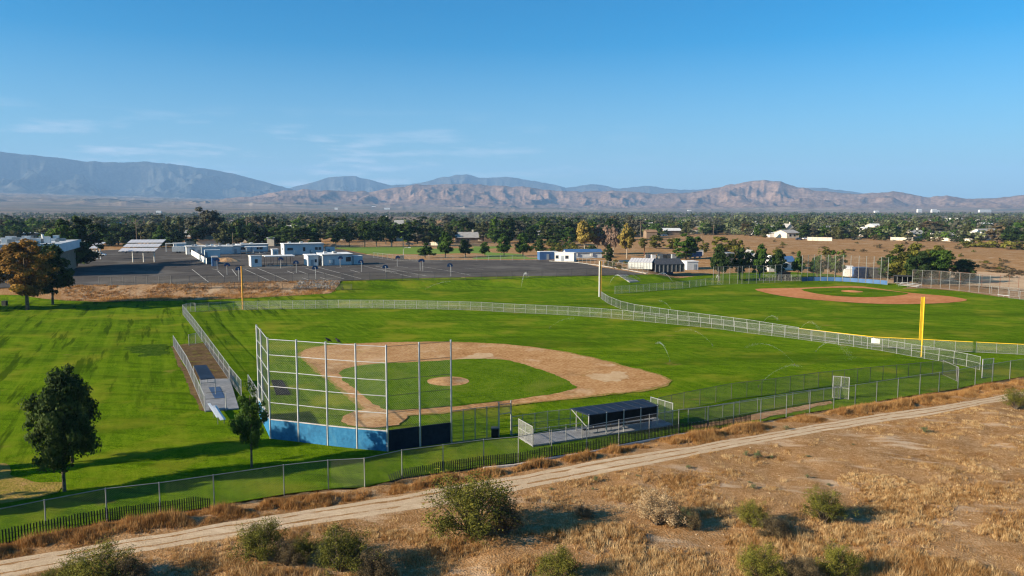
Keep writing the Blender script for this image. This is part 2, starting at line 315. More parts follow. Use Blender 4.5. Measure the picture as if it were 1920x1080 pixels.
for nm, st in dict(
        dark=[(.012, .027, .005), (.026, .049, .009), (.056, .085, .017)], green=[(.020, .049, .006), (.042, .085, .010), (.078, .130, .018)],
        bright=[(.06, .115, .012), (.095, .165, .018), (.14, .21, .03)], olive=[(.040, .048, .016), (.076, .082, .027), (.118, .118, .044)],
        grey=[(.06, .062, .04), (.10, .098, .066), (.14, .13, .09)], yellow=[(.14, .11, .022), (.25, .185, .04), (.34, .25, .065)],
        orange=[(.12, .065, .012), (.24, .12, .02), (.33, .19, .035)], bare=[(.16, .105, .075), (.27, .18, .13), (.36, .25, .19)],
        scrub=[(.055, .058, .010), (.125, .122, .018), (.20, .185, .030)], sage=[(.10, .12, .05), (.15, .17, .075), (.2, .22, .10)], straw=[(.27, .17, .08), (.42, .29, .155), (.54, .41, .25)],
        dusty=[(.075, .055, .03), (.12, .09, .045), (.17, .125, .065)]).items():
    LEAF[nm] = mat('foliage_' + nm, st, (0.35, 2.5), 0.85, spec=0.15, trans=0.22, rand=0.09, tone=True)
M['drygrass'] = mat('dry_grass', [(.24, .12, .040), (.36, .205, .080), (.47, .30, .135), (.60, .43, .225)], (0.12, 1.0), 0.9, spec=0.0, trans=0.25, tone=True)
M['weeds'] = mat('fence_weeds', [(.22, .10, .030), (.35, .18, .06), (.48, .29, .12)], (0.25, 1.5), 0.9, spec=0.0, trans=0.25, tone=True)

# ------------------------------------------------------------------ the ground and the field surfaces
def inside(P, poly):
    x, y = P[:, 0], P[:, 1]; r = np.zeros(len(P), bool); q = np.array(poly); j = len(q) - 1
    for i in range(len(q)):
        xi, yi = q[i]; xj, yj = q[j]
        c = ((yi > y) != (yj > y)) & (x < (xj - xi) * (y - yi) / (yj - yi + 1e-12) + xi); r ^= c; j = i
    return r
def outline(poly, step, wob=0.0, seed=0):
    out = []
    for i in range(len(poly)):
        a = np.array(poly[i]); b = np.array(poly[(i + 1) % len(poly)]); k = max(1, int(np.linalg.norm(b - a) / step))
        for j in range(k): out.append(a + (b - a) * j / k)
    P = np.array(out)
    if wob:
        P = P + wob * np.stack([fbm(P[:, 0] * .5, P[:, 1] * .5, 4, seed, .7) - .5, fbm(P[:, 0] * .5 + 50, P[:, 1] * .5, 4, seed + 9, .7) - .5], 1) * 2
    return [tuple(p) for p in P]
def smooth_loop(poly, n=2):
    P = np.array(poly)
    for _ in range(n):
        Q = np.roll(P, -1, 0); P = np.stack([P * .75 + Q * .25, P * .25 + Q * .75], 1).reshape(-1, 2)
    return [tuple(p) for p in P]
def sheet(name, poly, off, material, step=3.0, edge=1.0, wob=0.0, rel=0.0, kind='structure', origin=(0, 0), seed=0, bump_h=0.0):
    B = outline(poly, edge, wob, seed); q = np.array(B); x0, y0 = q.min(0); x1, y1 = q.max(0)
    gx, gy = np.meshgrid(np.arange(x0 + step / 2, x1, step), np.arange(y0 + step / 2, y1, step)); P = np.stack([gx.ravel(), gy.ravel()], 1)
    P = P + rng.uniform(-.2, .2, P.shape) * step
    P = P[inside(P, B)]; allp = [Vector(p) for p in B] + [Vector(p) for p in P]; nb = len(B)
    vs, es, fs, *_ = delaunay_2d_cdt(allp, [], [list(range(nb))], 1, 1e-4)
    X = np.array([v[0] for v in vs]); Y = np.array([v[1] for v in vs])
    Z = zt(X, Y) + off + (rel * (fbm(X * .25, Y * .25, 3, seed + 3) - .5) if rel else 0)
    if bump_h:
        d = np.full(len(X), 1e9); qb = np.array(B)
        for a in qb: d = np.minimum(d, np.hypot(X - a[0], Y - a[1]))
        Z = Z + bump_h * sstep(d / 2.2)
    me = bpy.data.meshes.new(name); me.from_pydata([(a - origin[0], b - origin[1], c) for a, b, c in zip(X, Y, Z)], [], fs); me.materials.append(material); me.update()
    o = link(bpy.data.objects.new(name, me)); o.location = (origin[0], origin[1], 0); return tag(o, kind=kind)

FENCE_PX = [(-60, 1032), (87, 1000), (201, 976), (301, 964), (402, 948), (533, 927), (616, 917), (684, 913), (754, 896), (831, 885), (907, 874), (972, 868), (1034, 855), (1100, 846), (1160, 833), (1217, 822), (1272, 812), (1327, 805), (1375, 798), (1426, 790), (1474, 781), (1518, 773), (1563, 766), (1603, 760), (1643, 753), (1683, 746), (1724, 739), (1760, 734), (1796, 728), (1828, 721), (1860, 716), (1893, 710), (1935, 703)]
FENCE = [flat(u, v) for u, v in FENCE_PX]
LAWN = [tuple(flat(-900, 1240))] + [tuple(p) for p in FENCE] + [tuple(flat(2100, 676)), tuple(flat(2300, 600))] + xy([(1960, 566), (1870, 556), (1800, 546), (1720, 540), (1660, 527), (1600, 521), (1560, 514), (1482, 510), (1400, 511), (1333, 513.5), (1215, 514.6), (1100, 517.2), (1000, 517.8), (900, 519.2), (760, 522.5), (640, 527), (632, 536), (615, 550), (560, 553), (480, 557), (420, 560), (300, 563), (180, 565), (115, 562), (40, 553), (-300, 553), (-900, 560)])
LOT = xy([(-700, 549), (-300, 547.5), (125, 537), (300, 533.3), (420, 530.8), (520, 528.4), (640, 526.3), (760, 521.8), (900, 518.6), (1000, 517.3), (1100, 516.7), (1212, 514.2), (1120, 500), (1085, 491), (1035, 487.5), (900, 487.5), (790, 487), (740, 485), (690, 478), (640, 468), (600, 461), (345, 462), (180, 470), (-300, 474)])
BANK = xy([(118, 536.5), (300, 533), (420, 530.6), (520, 528.2), (640, 526.4), (634, 536), (617, 550.5), (560, 554), (480, 558), (420, 561), (300, 564), (180, 566), (112, 563)])
SANDB = xy([(1628, 531), (1700, 514), (1790, 508), (1920, 513), (2000, 519), (2000, 551), (1900, 544), (1830, 536), (1745, 532)])
xs = np.unique(np.concatenate([np.linspace(-2000, -120, 60), np.arange(-120, -46, 3.0), np.arange(-46, 76, 0.55), np.arange(76, 150, 3.0), np.linspace(150, 2000, 60)]))
ys = np.unique(np.concatenate([np.linspace(-250, 30, 15), np.arange(30, 104, 0.55), np.arange(104, 340, 3.0), np.linspace(340, 1400, 60)]))
X, Y = np.meshgrid(xs, ys)
fy = np.interp(X, [p[0] for p in FENCE], [p[1] for p in FENCE])
des = sstep((fy - 0.4 - Y) / 1.5) * (Y < 140)
rel = (fbm(X * .12, Y * .12, 3, 5) - .5) * 0.8 + (fbm(X * .7, Y * .7, 3, 11) - .5) * 0.24
PATH_LO = [flat(u, v) for u, v in ((-200, 1125), (-60, 1098), (240, 1041), (430, 1010), (532, 994), (665, 971), (802, 951), (962, 919), (1150, 884), (1340, 846), (1560, 806), (1750, 778), (1905, 747), (1990, 730))]
PATH_HI = [flat(u, v) for u, v in ((-200, 1078), (-60, 1062), (0, 1050), (240, 1011), (430, 978), (515, 966), (627, 949), (815, 916), (1000, 886), (1180, 852), (1340, 829), (1560, 790), (1750, 762), (1890, 739), (1990, 722))]
plo = np.interp(X, [p[0] for p in PATH_LO], [p[1] for p in PATH_LO]); phi = np.interp(X, [p[0] for p in PATH_HI], [p[1] for p in PATH_HI])
onpath = sstep((Y - plo + 1.2) / 1.2) * sstep((phi + 1.2 - Y) / 1.2)
rel = rel * (1 - onpath * .92)
Z = zt(X, Y) + des * rel * (1 - .0 * X)
PTS = np.stack([X.ravel(), Y.ravel()], 1)
low = (inside(PTS, LAWN) | inside(PTS, LOT) | inside(PTS, BANK) | inside(PTS, SANDB)).reshape(X.shape)
Z = np.where(low, Z - 0.30, Z)
fard = ~low & (Y > 235)
Z = Z + np.where(fard, (fbm(X * .03, Y * .03, 3, 21) - .5) * 0.7 * sstep((Y - 235) / 40), 0)
nx, ny = len(xs), len(ys)
idx = np.arange(nx * ny).reshape(ny, nx)
F = np.stack([idx[:-1, :-1], idx[:-1, 1:], idx[1:, 1:], idx[1:, :-1]], -1).reshape(-1, 4)
def grid_mesh(name, V, F, material, smooth=True):
    me = bpy.data.meshes.new(name); me.vertices.add(len(V)); me.vertices.foreach_set('co', np.ascontiguousarray(V, np.float32).ravel())
    me.loops.add(F.size); me.loops.foreach_set('vertex_index', np.ascontiguousarray(F, np.int32).ravel())
    me.polygons.add(len(F)); me.polygons.foreach_set('loop_start', np.arange(0, F.size, 4, dtype=np.int32))
    me.materials.append(material); me.update(calc_edges=True)
    if smooth: me.polygons.foreach_set('use_smooth', np.ones(len(F), bool))
    return me
GROUND_V = np.stack([X, Y, Z], -1).reshape(-1, 3)
tag(link(bpy.data.objects.new('ground', grid_mesh('ground', GROUND_V, F, M['desert']))), kind='structure')
def gz(x, y):                                   # height of the desert ground near the fence
    f = np.interp(x, [p[0] for p in FENCE], [p[1] for p in FENCE])
    d = sstep((f - 0.4 - np.asarray(y)) / 1.5)
    r_ = (fbm(np.asarray(x) * .12, np.asarray(y) * .12, 3, 5) - .5) * 0.8 + (fbm(np.asarray(x) * .7, np.asarray(y) * .7, 3, 11) - .5) * 0.24
    a = np.interp(x, [p[0] for p in PATH_LO], [p[1] for p in PATH_LO]); b = np.interp(x, [p[0] for p in PATH_HI], [p[1] for p in PATH_HI])
    on = sstep((y - a + 1.2) / 1.2) * sstep((b + 1.2 - y) / 1.2)
    return d * r_ * (1 - on * .92)
def onpath_at(x, y):
    a = np.interp(x, [p[0] for p in PATH_LO], [p[1] for p in PATH_LO]); b = np.interp(x, [p[0] for p in PATH_HI], [p[1] for p in PATH_HI])
    return (y > a + .1) & (y < b - .1)
sheet('lawn', LAWN, 0.0, M['lawn'], 3.0, 1.5, rel=0.10, seed=2)
sheet('sand_bank', SANDB, 0.02, M['sand'], 4, 2, .8, rel=.25, seed=40)
sheet('school_yard', LOT, 0.01, M['asphalt'], 5.0, 3.0)
sheet('bank', BANK, 0.035, M['bank'], 1.2, 0.8, 0.35, rel=0.35, seed=8)
sheet('park_lawn', xy([(600, 463.5), (800, 461.5), (960, 462), (1012, 479), (1010, 485.5), (900, 486), (790, 486), (744, 484), (690, 476.5), (645, 467.5)]), 0.03, M['park'], 6, 4)
# the dirt path with its two wheel tracks pressed in
pv, pf = MB(), None
xp = np.arange(-62, 92, 0.7)
lo_y = np.interp(xp, [p[0] for p in PATH_LO], [p[1] for p in PATH_LO]) + 0.55 * (fbm(xp * .35, xp * 0, 3, 3) - .5); hi_y = np.interp(xp, [p[0] for p in PATH_HI], [p[1] for p in PATH_HI]) + 0.7 * (fbm(xp * .35, xp * 0 + 7, 3, 4) - .5)
tt = np.linspace(0, 1, 13)
PX = np.repeat(xp[:, None], 13, 1); PY = lo_y[:, None] * (1 - tt) + hi_y[:, None] * tt
PZ = gz(PX, PY) + 0.035 - 0.05 * (np.exp(-((tt - .3) / .08) ** 2) + np.exp(-((tt - .72) / .08) ** 2)) + 0.03 * (fbm(PX * .9, PY * 2.5, 3, 6) - .5)
PZ[:, 0] -= .06; PZ[:, -1] -= .06
i2 = np.arange(PX.size).reshape(PX.shape); PF = np.stack([i2[:-1, :-1], i2[1:, :-1], i2[1:, 1:], i2[:-1, 1:]], -1).reshape(-1, 4)
tag(link(bpy.data.objects.new('path', grid_mesh('path', np.stack([PX, PY, PZ], -1).reshape(-1, 3), PF, M['path_dirt']))), kind='structure')
# the infield
SKIN = xy([(561, 664), (575, 656), (600, 650), (650, 645.5), (720, 643), (800, 641.5), (880, 643), (940, 646), (1000, 652), (1060, 661), (1120, 674), (1180, 690), (1230, 703), (1256, 714), (1248, 722), (1220, 730), (1170, 737), (1120, 741), (1075, 747), (1000, 754.5), (900, 766), (820, 775), (767, 779), (735, 779), (701, 776), (690, 772), (667, 752), (642, 730), (617, 711), (594, 694)])
HOME = flat(701, 784); MOUND = flat(841, 716)
def grow(poly, d):
    q = np.array(poly); c = q.mean(0); n_ = len(q); out = []
    for i in range(n_):
        t_ = q[(i + 1) % n_] - q[i - 1]; nn = np.array([t_[1], -t_[0]]); nn /= np.linalg.norm(nn) + 1e-9
        if np.dot(nn, q[i] - c) < 0: nn = -nn
        out.append(tuple(q[i] + nn * d))
    return out
sheet('infield_edge', grow(SKIN, .45), 0.06, M['deadgrass'], 2.0, 0.5, 0.55, seed=31)
sheet('infield_dirt', SKIN, 0.075, M['clay'], 1.6, 0.4, 0.6, rel=0.03, seed=3)
def disc(c, r, n=40): return [(c[0] + r * math.cos(2 * math.pi * i / n), c[1] + r * math.sin(2 * math.pi * i / n)) for i in range(n)]
sheet('home_plate_dirt', disc(HOME, 3.6), 0.085, M['clay'], 0.9, 0.3, 0.85, seed=5)
INGRASS = smooth_loop(xy([(631, 703), (645, 691), (700, 683), (770, 680), (830, 677), (880, 673.5), (945, 673.5), (985, 685), (1040, 703), (1080, 724), (1076, 731), (1050, 739), (1000, 745.5), (900, 757.5), (800, 767), (745, 769.5), (722, 769), (689, 751), (655, 722)]), 2)
sheet('infield_grass', INGRASS, 0.10, M['infield'], 1.6, 0.4, 0.55, origin=tuple(MOUND), seed=6)
sheet('worn_patch', disc(at(1142, 708)[:2], 2.8, 24), 0.095, M['clay_pale'], 1.2, .35, 1.9, seed=33)
sheet('worn_patch', [(a * 1.0, b_) for a, b_ in disc(at(905, 668)[:2], 2.0, 20)], 0.095, M['clay_pale'], 1.2, .35, 1.5, seed=34)
sheet('weed_patch', xy([(235, 652), (262, 646), (318, 650), (322, 662), (290, 668), (250, 664)]), .03, M['weedpatch'], 1.5, .4, 2.2, seed=36)
sheet('mound_dirt', disc(MOUND, 2.7), 0.115, M['clay'], 0.5, 0.4, 0.25, seed=7, bump_h=0.25)
sheet('third_base_bullpen_dirt', xy([(322, 650), (345, 645), (388, 643), (440, 705), (430, 712), (372, 713), (345, 682)]), 0.03, M['darksoil'], 1.5, 0.7, 0.5, seed=12)
sheet('dead_turf', xy([(-40, 868), (18, 868), (24, 895), (70, 905), (118, 904), (108, 926), (60, 936), (-40, 950)]), 0.03, M['deadgrass'], 1.2, 0.5, 0.5, seed=14)
sheet('fence_edge_dirt', xy([(322, 650), (326, 649), (352, 694), (372, 733), (387, 772), (377, 771), (357, 735), (340, 694)]), 0.035, M['darksoil'], 1.2, 0.5, 0.45, seed=15)
SKIN2 = smooth_loop(xy([(1409, 543), (1433, 541), (1489, 540.3), (1555, 538.2), (1575, 536.3), (1611, 536.7), (1644, 541), (1689, 547.5), (1722, 551), (1778, 555.5), (1814, 561.5), (1811, 565), (1767, 569), (1700, 571), (1633, 570), (1544, 564), (1462, 555.6)]), 1)
sheet('second_infield_dirt', SKIN2, 0.075, M['clay_red'], 3, 1.5, 0.3, seed=16)
sheet('second_infield_grass', smooth_loop(xy([(1496, 543.6), (1520, 541.3), (1555, 540.3), (1610, 539.5), (1680, 547.2), (1711, 551), (1667, 556.8), (1611, 558.3), (1544, 554)]), 1), 0.10, M['lawn'], 3, 1.5, 0.2, seed=17)
sheet('second_mound_dirt', disc(at(1597, 547)[:2], 2.7), 0.115, M['clay_red'], 0.7, 0.6, 0.2, seed=18, bump_h=0.25)
sheet('bullpen_dirt', xy([(1300, 800), (1420, 775), (1560, 752), (1560, 757), (1430, 785), (1310, 804)]), 0.03, M['bank'], 1.5, 0.7, 0.6, seed=19)
sheet('side_dirt', xy([(1690, 541), (1740, 541), (1800, 546), (1880, 557), (1990, 569), (1990, 552), (1900, 545), (1850, 548), (1780, 541), (1720, 536)]), 0.03, M['bank'], 2.5, 1.5, 0.6, seed=20)
# court markings on the school yard, each a painted strip
for a, b in (((360, 505), (391, 529)), ((459, 505), (505, 526)), ((483, 503), (539, 526)), ((572, 502.5), (645, 523)), ((596, 501), (677, 522.5)), ((683, 499), (771, 519)), ((704, 499), (797, 517)), ((791, 500), (842, 508)), ((842, 508), (882, 516)), ((408, 508), (420, 519)), ((435, 505), (444, 517)), ((397, 504), (412, 507)), ((510, 512), (556, 510)), ((538, 508), (551, 513)), ((560, 508), (577, 514)), ((656, 506), (674, 511)), ((715, 505), (745, 511)), ((520, 503), (545, 500)), ((566, 521), (580, 525)), ((600, 520), (616, 525)), ((768, 506), (812, 510)), ((740, 499), (765, 502)), ((872, 503), (906, 505)), ((780, 514), (800, 517)), ((630, 502), (655, 500))):
    P, Q = at(*a), at(*b); d = (Q - P).to_2d().normalized() * 0.09; nrm = Vector((-d.y, d.x))
    k = max(2, int((Q - P).length / 3)); mb = MB()
    for i in range(k + 1):
        p = P.lerp(Q, i / k).to_2d()
        for s_ in (-1, 1):
            q = p + nrm * s_; mb.v.append((q.x, q.y, float(zt(q.x, q.y)) + 0.022))
    for i in range(k): mb.f.append((2 * i, 2 * i + 1, 2 * i + 3, 2 * i + 2)); mb.m.append(0)
    tag(mb.build('court_marking', M['paint_line']), kind='structure')

# ------------------------------------------------------------------ valley floor, foothills and mountain ranges
def prof(pts, lift=0.0):
    a = np.array(pts, float); th = np.arctan((a[:, 0] - 960) / FPX); el = (VH - a[:, 1]) / np.sqrt(FPX ** 2 + (a[:, 0] - 960) ** 2)
    return th, el
PA = prof([(-300, 290), (-120, 278), (0, 283), (40, 287.5), (85, 293), (130, 297), (170, 302), (230, 304), (290, 303), (340, 310), (400, 317), (440, 325), (480, 336), (525, 348), (560, 358), (620, 375), (700, 392)])
PB = prof([(500, 365), (560, 349), (600, 340), (620, 333), (640, 331), (670, 331), (700, 339), (735, 348), (755, 347), (790, 344), (820, 335), (850, 330), (875, 327), (900, 334), (930, 333), (960, 333), (1000, 340), (1040, 346), (1060, 353), (1080, 350), (1105, 345), (1130, 349), (1160, 354), (1185, 351), (1215, 349), (1250, 354), (1290, 357), (1330, 355), (1420, 352), (1500, 353), (1540, 353), (1580, 358), (1640, 368), (1800, 385)])
PC = prof([(300, 385), (480, 368), (540, 357), (570, 355), (600, 357), (660, 360), (700, 359), (740, 353), (780, 347), (830, 346), (880, 345), (920, 349), (980, 351), (1040, 358), (1100, 359), (1160, 358), (1220, 363), (1280, 362), (1320, 356), (1350, 350), (1380, 345), (1410, 339.5), (1430, 338), (1460, 341), (1490, 350), (1520, 356), (1560, 361), (1600, 363), (1640, 361), (1670, 359), (1700, 364), (1740, 370), (1770, 366), (1800, 372), (1850, 372), (1890, 368), (1920, 366), (2000, 368), (2200, 375)])
nt_, nr = 1900, 190
th = np.linspace(-0.80, 0.80, nt_); rr = np.concatenate([np.geomspace(1150, 6000, 34), np.linspace(6150, 15500, nr - 34)])
TH, RR = np.meshgrid(th, rr); MX, MY = RR * np.sin(TH), RR * np.cos(TH)
def ridged(x, y, o, seed):
    a, s, t, w = 1.0, 0.0, 0.0, 1.0
    for k in range(o):
        n_ = 1 - np.abs(2 * vnoise(x * 2 ** k + 13.7 * k, y * 2 ** k + 5.1 * k, seed + k) - 1); n_ = n_ ** 1.6 * w
        s = s + a * n_; t += a; w = np.clip(n_ * 1.5, .25, 1); a *= .52
    return s / t
lift = np.interp(TH, [-.8, -.55, -.3, -.1, .1, .8], [210, 190, 120, 60, 25, 20])
base = 2.2 + lift * sstep((RR - 2200) / 8500) ** 1.3
Zm = base.copy()
arc = TH * 9000
own = np.zeros(Zm.shape, int)
for no_, ((pth, pel), r0, wd, sd, amp, fx, fr) in enumerate(((PA, 13000, 2300, 31, .80, 1 / 760., .22), (PB, 14300, 1900, 41, .72, 1 / 560., .28), (PC, 8200, 1700, 51, .62, 1 / 440., .42))):
    top = np.interp(TH, pth, pel) * r0 + CAM_H; ax_ = TH * r0
    w1 = (fbm(ax_ * fx * .8, RR * fx * .8, 3, sd + 70) - .5) * 1.1; w2 = (fbm(ax_ * fx * .8 + 40, RR * fx * .8, 3, sd + 75) - .5) * 1.1
    g1 = .70 * ridged(ax_ * fx + w1, RR * fx * fr + w2, 4, sd) + .30 * ridged(ax_ * fx * 2.7 + w2, RR * fx * 1.6 + w1, 4, sd + 5)
    g1 = np.clip((g1 - .22) / .55, 0, 1); t = (RR - r0) / wd
    shape = np.where(t < 0, np.clip(1 + t, 0, 1) ** 1.1, np.clip(1 - t * .7, 0, 1)); crest = np.exp(-(t / .09) ** 2)
    z = base + (top - base) * shape * (1 - amp * (1 - g1) * (1 - crest))
    own = np.where(z > Zm, no_, own); Zm = np.maximum(Zm, z)
hill_n = ridged(TH * 6500 / 420. + fbm(TH * 20, RR / 500., 3, 5), RR / 360., 4, 77)
low_hills = 62 * np.clip(hill_n - .35, 0, 1) * np.exp(-((RR - 6300) / 620) ** 2) * sstep((TH + .75) / .3) * (1 - .5 * sstep((TH + .02) / .3))
Zm = Zm + low_hills + (fbm(arc / 90., RR / 120., 4, 91) - .5) * 30 * sstep((RR - 6300) / 1500)
i3 = np.arange(nt_ * nr).reshape(nr, nt_); MF = np.stack([i3[:-1, :-1], i3[:-1, 1:], i3[1:, 1:], i3[1:, :-1]], -1).reshape(-1, 4)
me = grid_mesh('mountains', np.stack([MX, MY, Zm], -1).reshape(-1, 3), MF, M['valley']); me.materials.append(M['mountain']); me.materials.append(M['forest_mountain'])
fz = (Zm - base)[:-1, :-1].ravel(); me.polygons.foreach_set('material_index', np.where(fz > 18, np.where((own < 2)[:-1, :-1].ravel(), 2, 1), 0).astype(np.int32)); me.update()
tag(link(bpy.data.objects.new('mountains', me)), kind='structure')
ZTOP = float(Zm.max())
# the air between here and the mountains
hz = MB().box(-13500, 13500, -400, 16500, -2.0, ZTOP + 60).build('haze', []); hz.data.materials.clear()
hm = bpy.data.materials.new('haze'); hm.use_nodes = True; hm.node_tree.nodes.clear()
ho = hm.node_tree.nodes.new('ShaderNodeOutputMaterial'); hv = hm.node_tree.nodes.new('ShaderNodeVolumePrincipled')
hv.inputs['Color'].default_value = (0.34, 0.60, 1.0, 1); hv.inputs['Density'].default_value = 0.000063; hv.inputs['Anisotropy'].default_value = 0.0
hm.node_tree.links.new(hv.outputs[0], ho.inputs['Volume']); hz.data.materials.append(hm); tag(hz, kind='stuff')

# ------------------------------------------------------------------ shared fence pieces
def unit_post(n=6):
    return MB().tube([(0, 0, 0), (0, 0, 1)], 1.0, n).mesh('post', M['galv'])
POST = unit_post()
def chain_mesh(L, Hh, sp=0.115, w=0.0042):      # woven wire, both diagonals, in the plane y = 0, 1 x 1 when scaled
    mb = MB()
    for sgn in (1, -1):
        k = int((L + Hh) / sp) + 1
        for i in range(k):
            c = i * sp
            if sgn > 0: a = (c, 0) if c <= L else (L, c - L); b = (0, c) if c <= Hh else (c - Hh, Hh)
            else: a = (L - c, 0) if c <= L else (0, c - L); b = (L, c) if c <= Hh else (L - c + Hh, Hh)
            if abs(a[0] - b[0]) < 0.03: continue
            d = Vector((b[0] - a[0], 0, b[1] - a[1])).normalized(); n_ = Vector((-d.z, 0, d.x)) * w
            p = [Vector((a[0], 0, a[1])), Vector((b[0], 0, b[1]))]
            v = []
            for q in p: v += [q + n_, q - n_ * .5 + Vector((0, w, 0)), q - n_ * .5 - Vector((0, w, 0))]
            mb.add([(q.x / L, q.y, q.z / Hh) for q in v], [(0, 1, 4, 3), (1, 2, 5, 4), (2, 0, 3, 5)])
    return mb.mesh('chain_link_mesh', M['wire'])
CHAIN = chain_mesh(2.6, 2.0); CHAIN_TALL = chain_mesh(3.3, 6.7, 0.20, 0.0030); CHAIN_FAR = chain_mesh(3.0, 2.0, 0.30, 0.006); CHAIN_DARK = CHAIN.copy(); CHAIN_DARK.materials[0] = M['darkwire']
CHAIN_THIN = chain_mesh(2.6, 2.0, 0.12, 0.0042); CHAIN_THIN.materials[0] = M['darkwire']
UNITBAR = MB().tube([(0, 0, 0), (1, 0, 0)], 1.0, 5).mesh('rail', M['galv'])
def bar(name, a, b, r, parent, material=None):
    a, b = Vector(a), Vector(b); d = b - a
    o = put(name, UNITBAR, parent, a - Vector(parent.location), (0, -math.asin(max(-1, min(1, d.z / d.length))), math.atan2(d.y, d.x)), (d.length, r, r))
    if material: o.material_slots[0].link = 'OBJECT'; o.material_slots[0].material = material
    return o
def post(name, p, h, r, parent, material=None):
    o = put(name, POST, parent, Vector(p) - Vector(parent.location), (0, 0, 0), (r, r, h))
    if material: o.material_slots[0].link = 'OBJECT'; o.material_slots[0].material = material
    return o
def panel(name, a, b, z0, h0, parent, me=None, h1=None):
    """chain link between ground points a and b; heights h0, h1 at the two ends are met by shearing nothing: fields are level."""
    a, b = Vector(a), Vector(b); d = b - a; L = d.to_2d().length
    return put(name, me or CHAIN, parent, a + Vector((0, 0, z0)) - Vector(parent.location), (0, -math.atan2(d.z, L), math.atan2(d.y, d.x)), (d.length, 1, h0 - z0))
def fence(label, pts, h, group=None, rpost=0.035, rrail=0.025, mid=False, mesh=None, cat='fence', pm=None, name='chain_link_fence', bottom=True, panels=True, rm=None, top=None):
    P = [Vector(p) for p in pts]
    t = thing(name, P[0], label, cat, group)
    for p in P: post('post', p - Vector((0, 0, .25)), h + 0.30, rpost, t, pm)
    for a, b in zip(P, P[1:]):
        bar('top_rail', a + Vector((0, 0, h)), b + Vector((0, 0, h)), rrail, t, top or rm or pm)
        if mid: bar('mid_rail', a + Vector((0, 0, h * .5)), b + Vector((0, 0, h * .5)), rrail * .8, t, rm or pm)
        if bottom: bar('bottom_rail', a + Vector((0, 0, .05)), b + Vector((0, 0, .05)), rrail * .6, t, rm or pm)
        if panels: panel('chain_link_mesh', a, b, 0.05, h, t, mesh)
    return t
def span(us, line):                              # ground points at the picture columns us along the line of (u, v) points
    a = np.array(line, float); return [at(u, float(np.interp(u, a[:, 0], a[:, 1]))) for u in us]
def every(p, q, step):                            # ground points from pixel p to pixel q about every `step` metres
    a, b = at(*p), at(*q); k = max(1, round((b - a).length / step)); out = []
    for i in range(k + 1):
        w = a.lerp(b, i / k); w.z = float(zt(w.x, w.y)); out.append(w)
    return out

# the tall perimeter fence beside the dirt path
perim = fence('long grey chain link fence between the lawn and the dirt path, black mesh bays', [Vector((p[0], p[1], 0)) for p in FENCE], 2.35, None, 0.045, 0.03, mesh=CHAIN_THIN, bottom=False, top=M['galv'])
# black pickets leaning along its foot
PK = MB().box(-.04, .04, -.012, .012, 0, 1.0).add([(-.045, -.012, 1.0), (.045, -.012, 1.0), (.045, .012, 1.0), (-.045, .012, 1.0), (0, 0, 1.08)], [(0, 1, 4), (1, 2, 4), (2, 3, 4), (3, 0, 4)]).mesh('picket', M['picket'])
fxs = np.array([p[0] for p in FENCE]); fys = np.array([p[1] for p in FENCE])
def pickets(label, u0, u1, step, fall=None, cap=295):
    x0 = flat(u0, np.interp(u0, [q[0] for q in FENCE_PX], [q[1] for q in FENCE_PX]))[0]; x1 = flat(u1, np.interp(u1, [q[0] for q in FENCE_PX], [q[1] for q in FENCE_PX]))[0]
    t = thing('picket_fence', (x0, float(np.interp(x0, fxs, fys)) - .35, 0), label, 'picket fence', 'black picket fences along the path')
    L = (x1 - x0) * 1.115; k = min(cap, int(L / step)); pv_ = None
    for i in range(k + 1):
        x = x0 + (x1 - x0) * i / k; y = float(np.interp(x, fxs, fys)) - .35
        lean = 0.0; s = 1.0
        if fall: lean, s = fall(i / k)
        put('picket', PK, t, Vector((x, y, float(gz(x, y)) - .02)) - Vector(t.location), (lean + random.uniform(-.012, .012), random.uniform(-.012, .012), GA), (1, 1, s * random.uniform(.96, 1.04)))
    n = 14
    for zz in (.30, .68):
        for i in range(n):
            pa, pb = [Vector((xx, float(np.interp(xx, fxs, fys)) - .35, 0)) for xx in (x0 + (x1 - x0) * i / n, x0 + (x1 - x0) * (i + 1) / n)]
            if fall and i < 2: continue
            bar('stringer', pa + Vector((0, 0, zz)), pb + Vector((0, 0, zz)), .018, t, M['picket'])
    return t
pickets('short black picket fence at the foot of the chain link, under the tall dark tree', -60, 397, 0.155, lambda f: (0, 1 if f < .93 else 1 - (f - .93) * 4))
pickets('long black picket fence sagging at one end, beside the concrete dugout floor', 735, 1405, 0.17, lambda f: (-1.15 * (1 - f / .09), .85) if f < .09 else (0, 1))
# concrete curb showing through the weeds
def strip_box(name, pts, w, h, m, kind, z0=-.1):
    mb = MB()
    for a, b in zip(pts, pts[1:]): mb.beam((a[0], a[1], (h + z0) / 2 + a[2]), (b[0], b[1], (h + z0) / 2 + b[2]), w, h - z0)
    return tag(mb.build(name, m), kind=kind)
strip_box('kerb', [(x, float(np.interp(x, fxs, fys)) - .75, 0.0) for x in np.linspace(fxs[10], fxs[17], 18)], .22, .16, M['concrete'], 'structure')

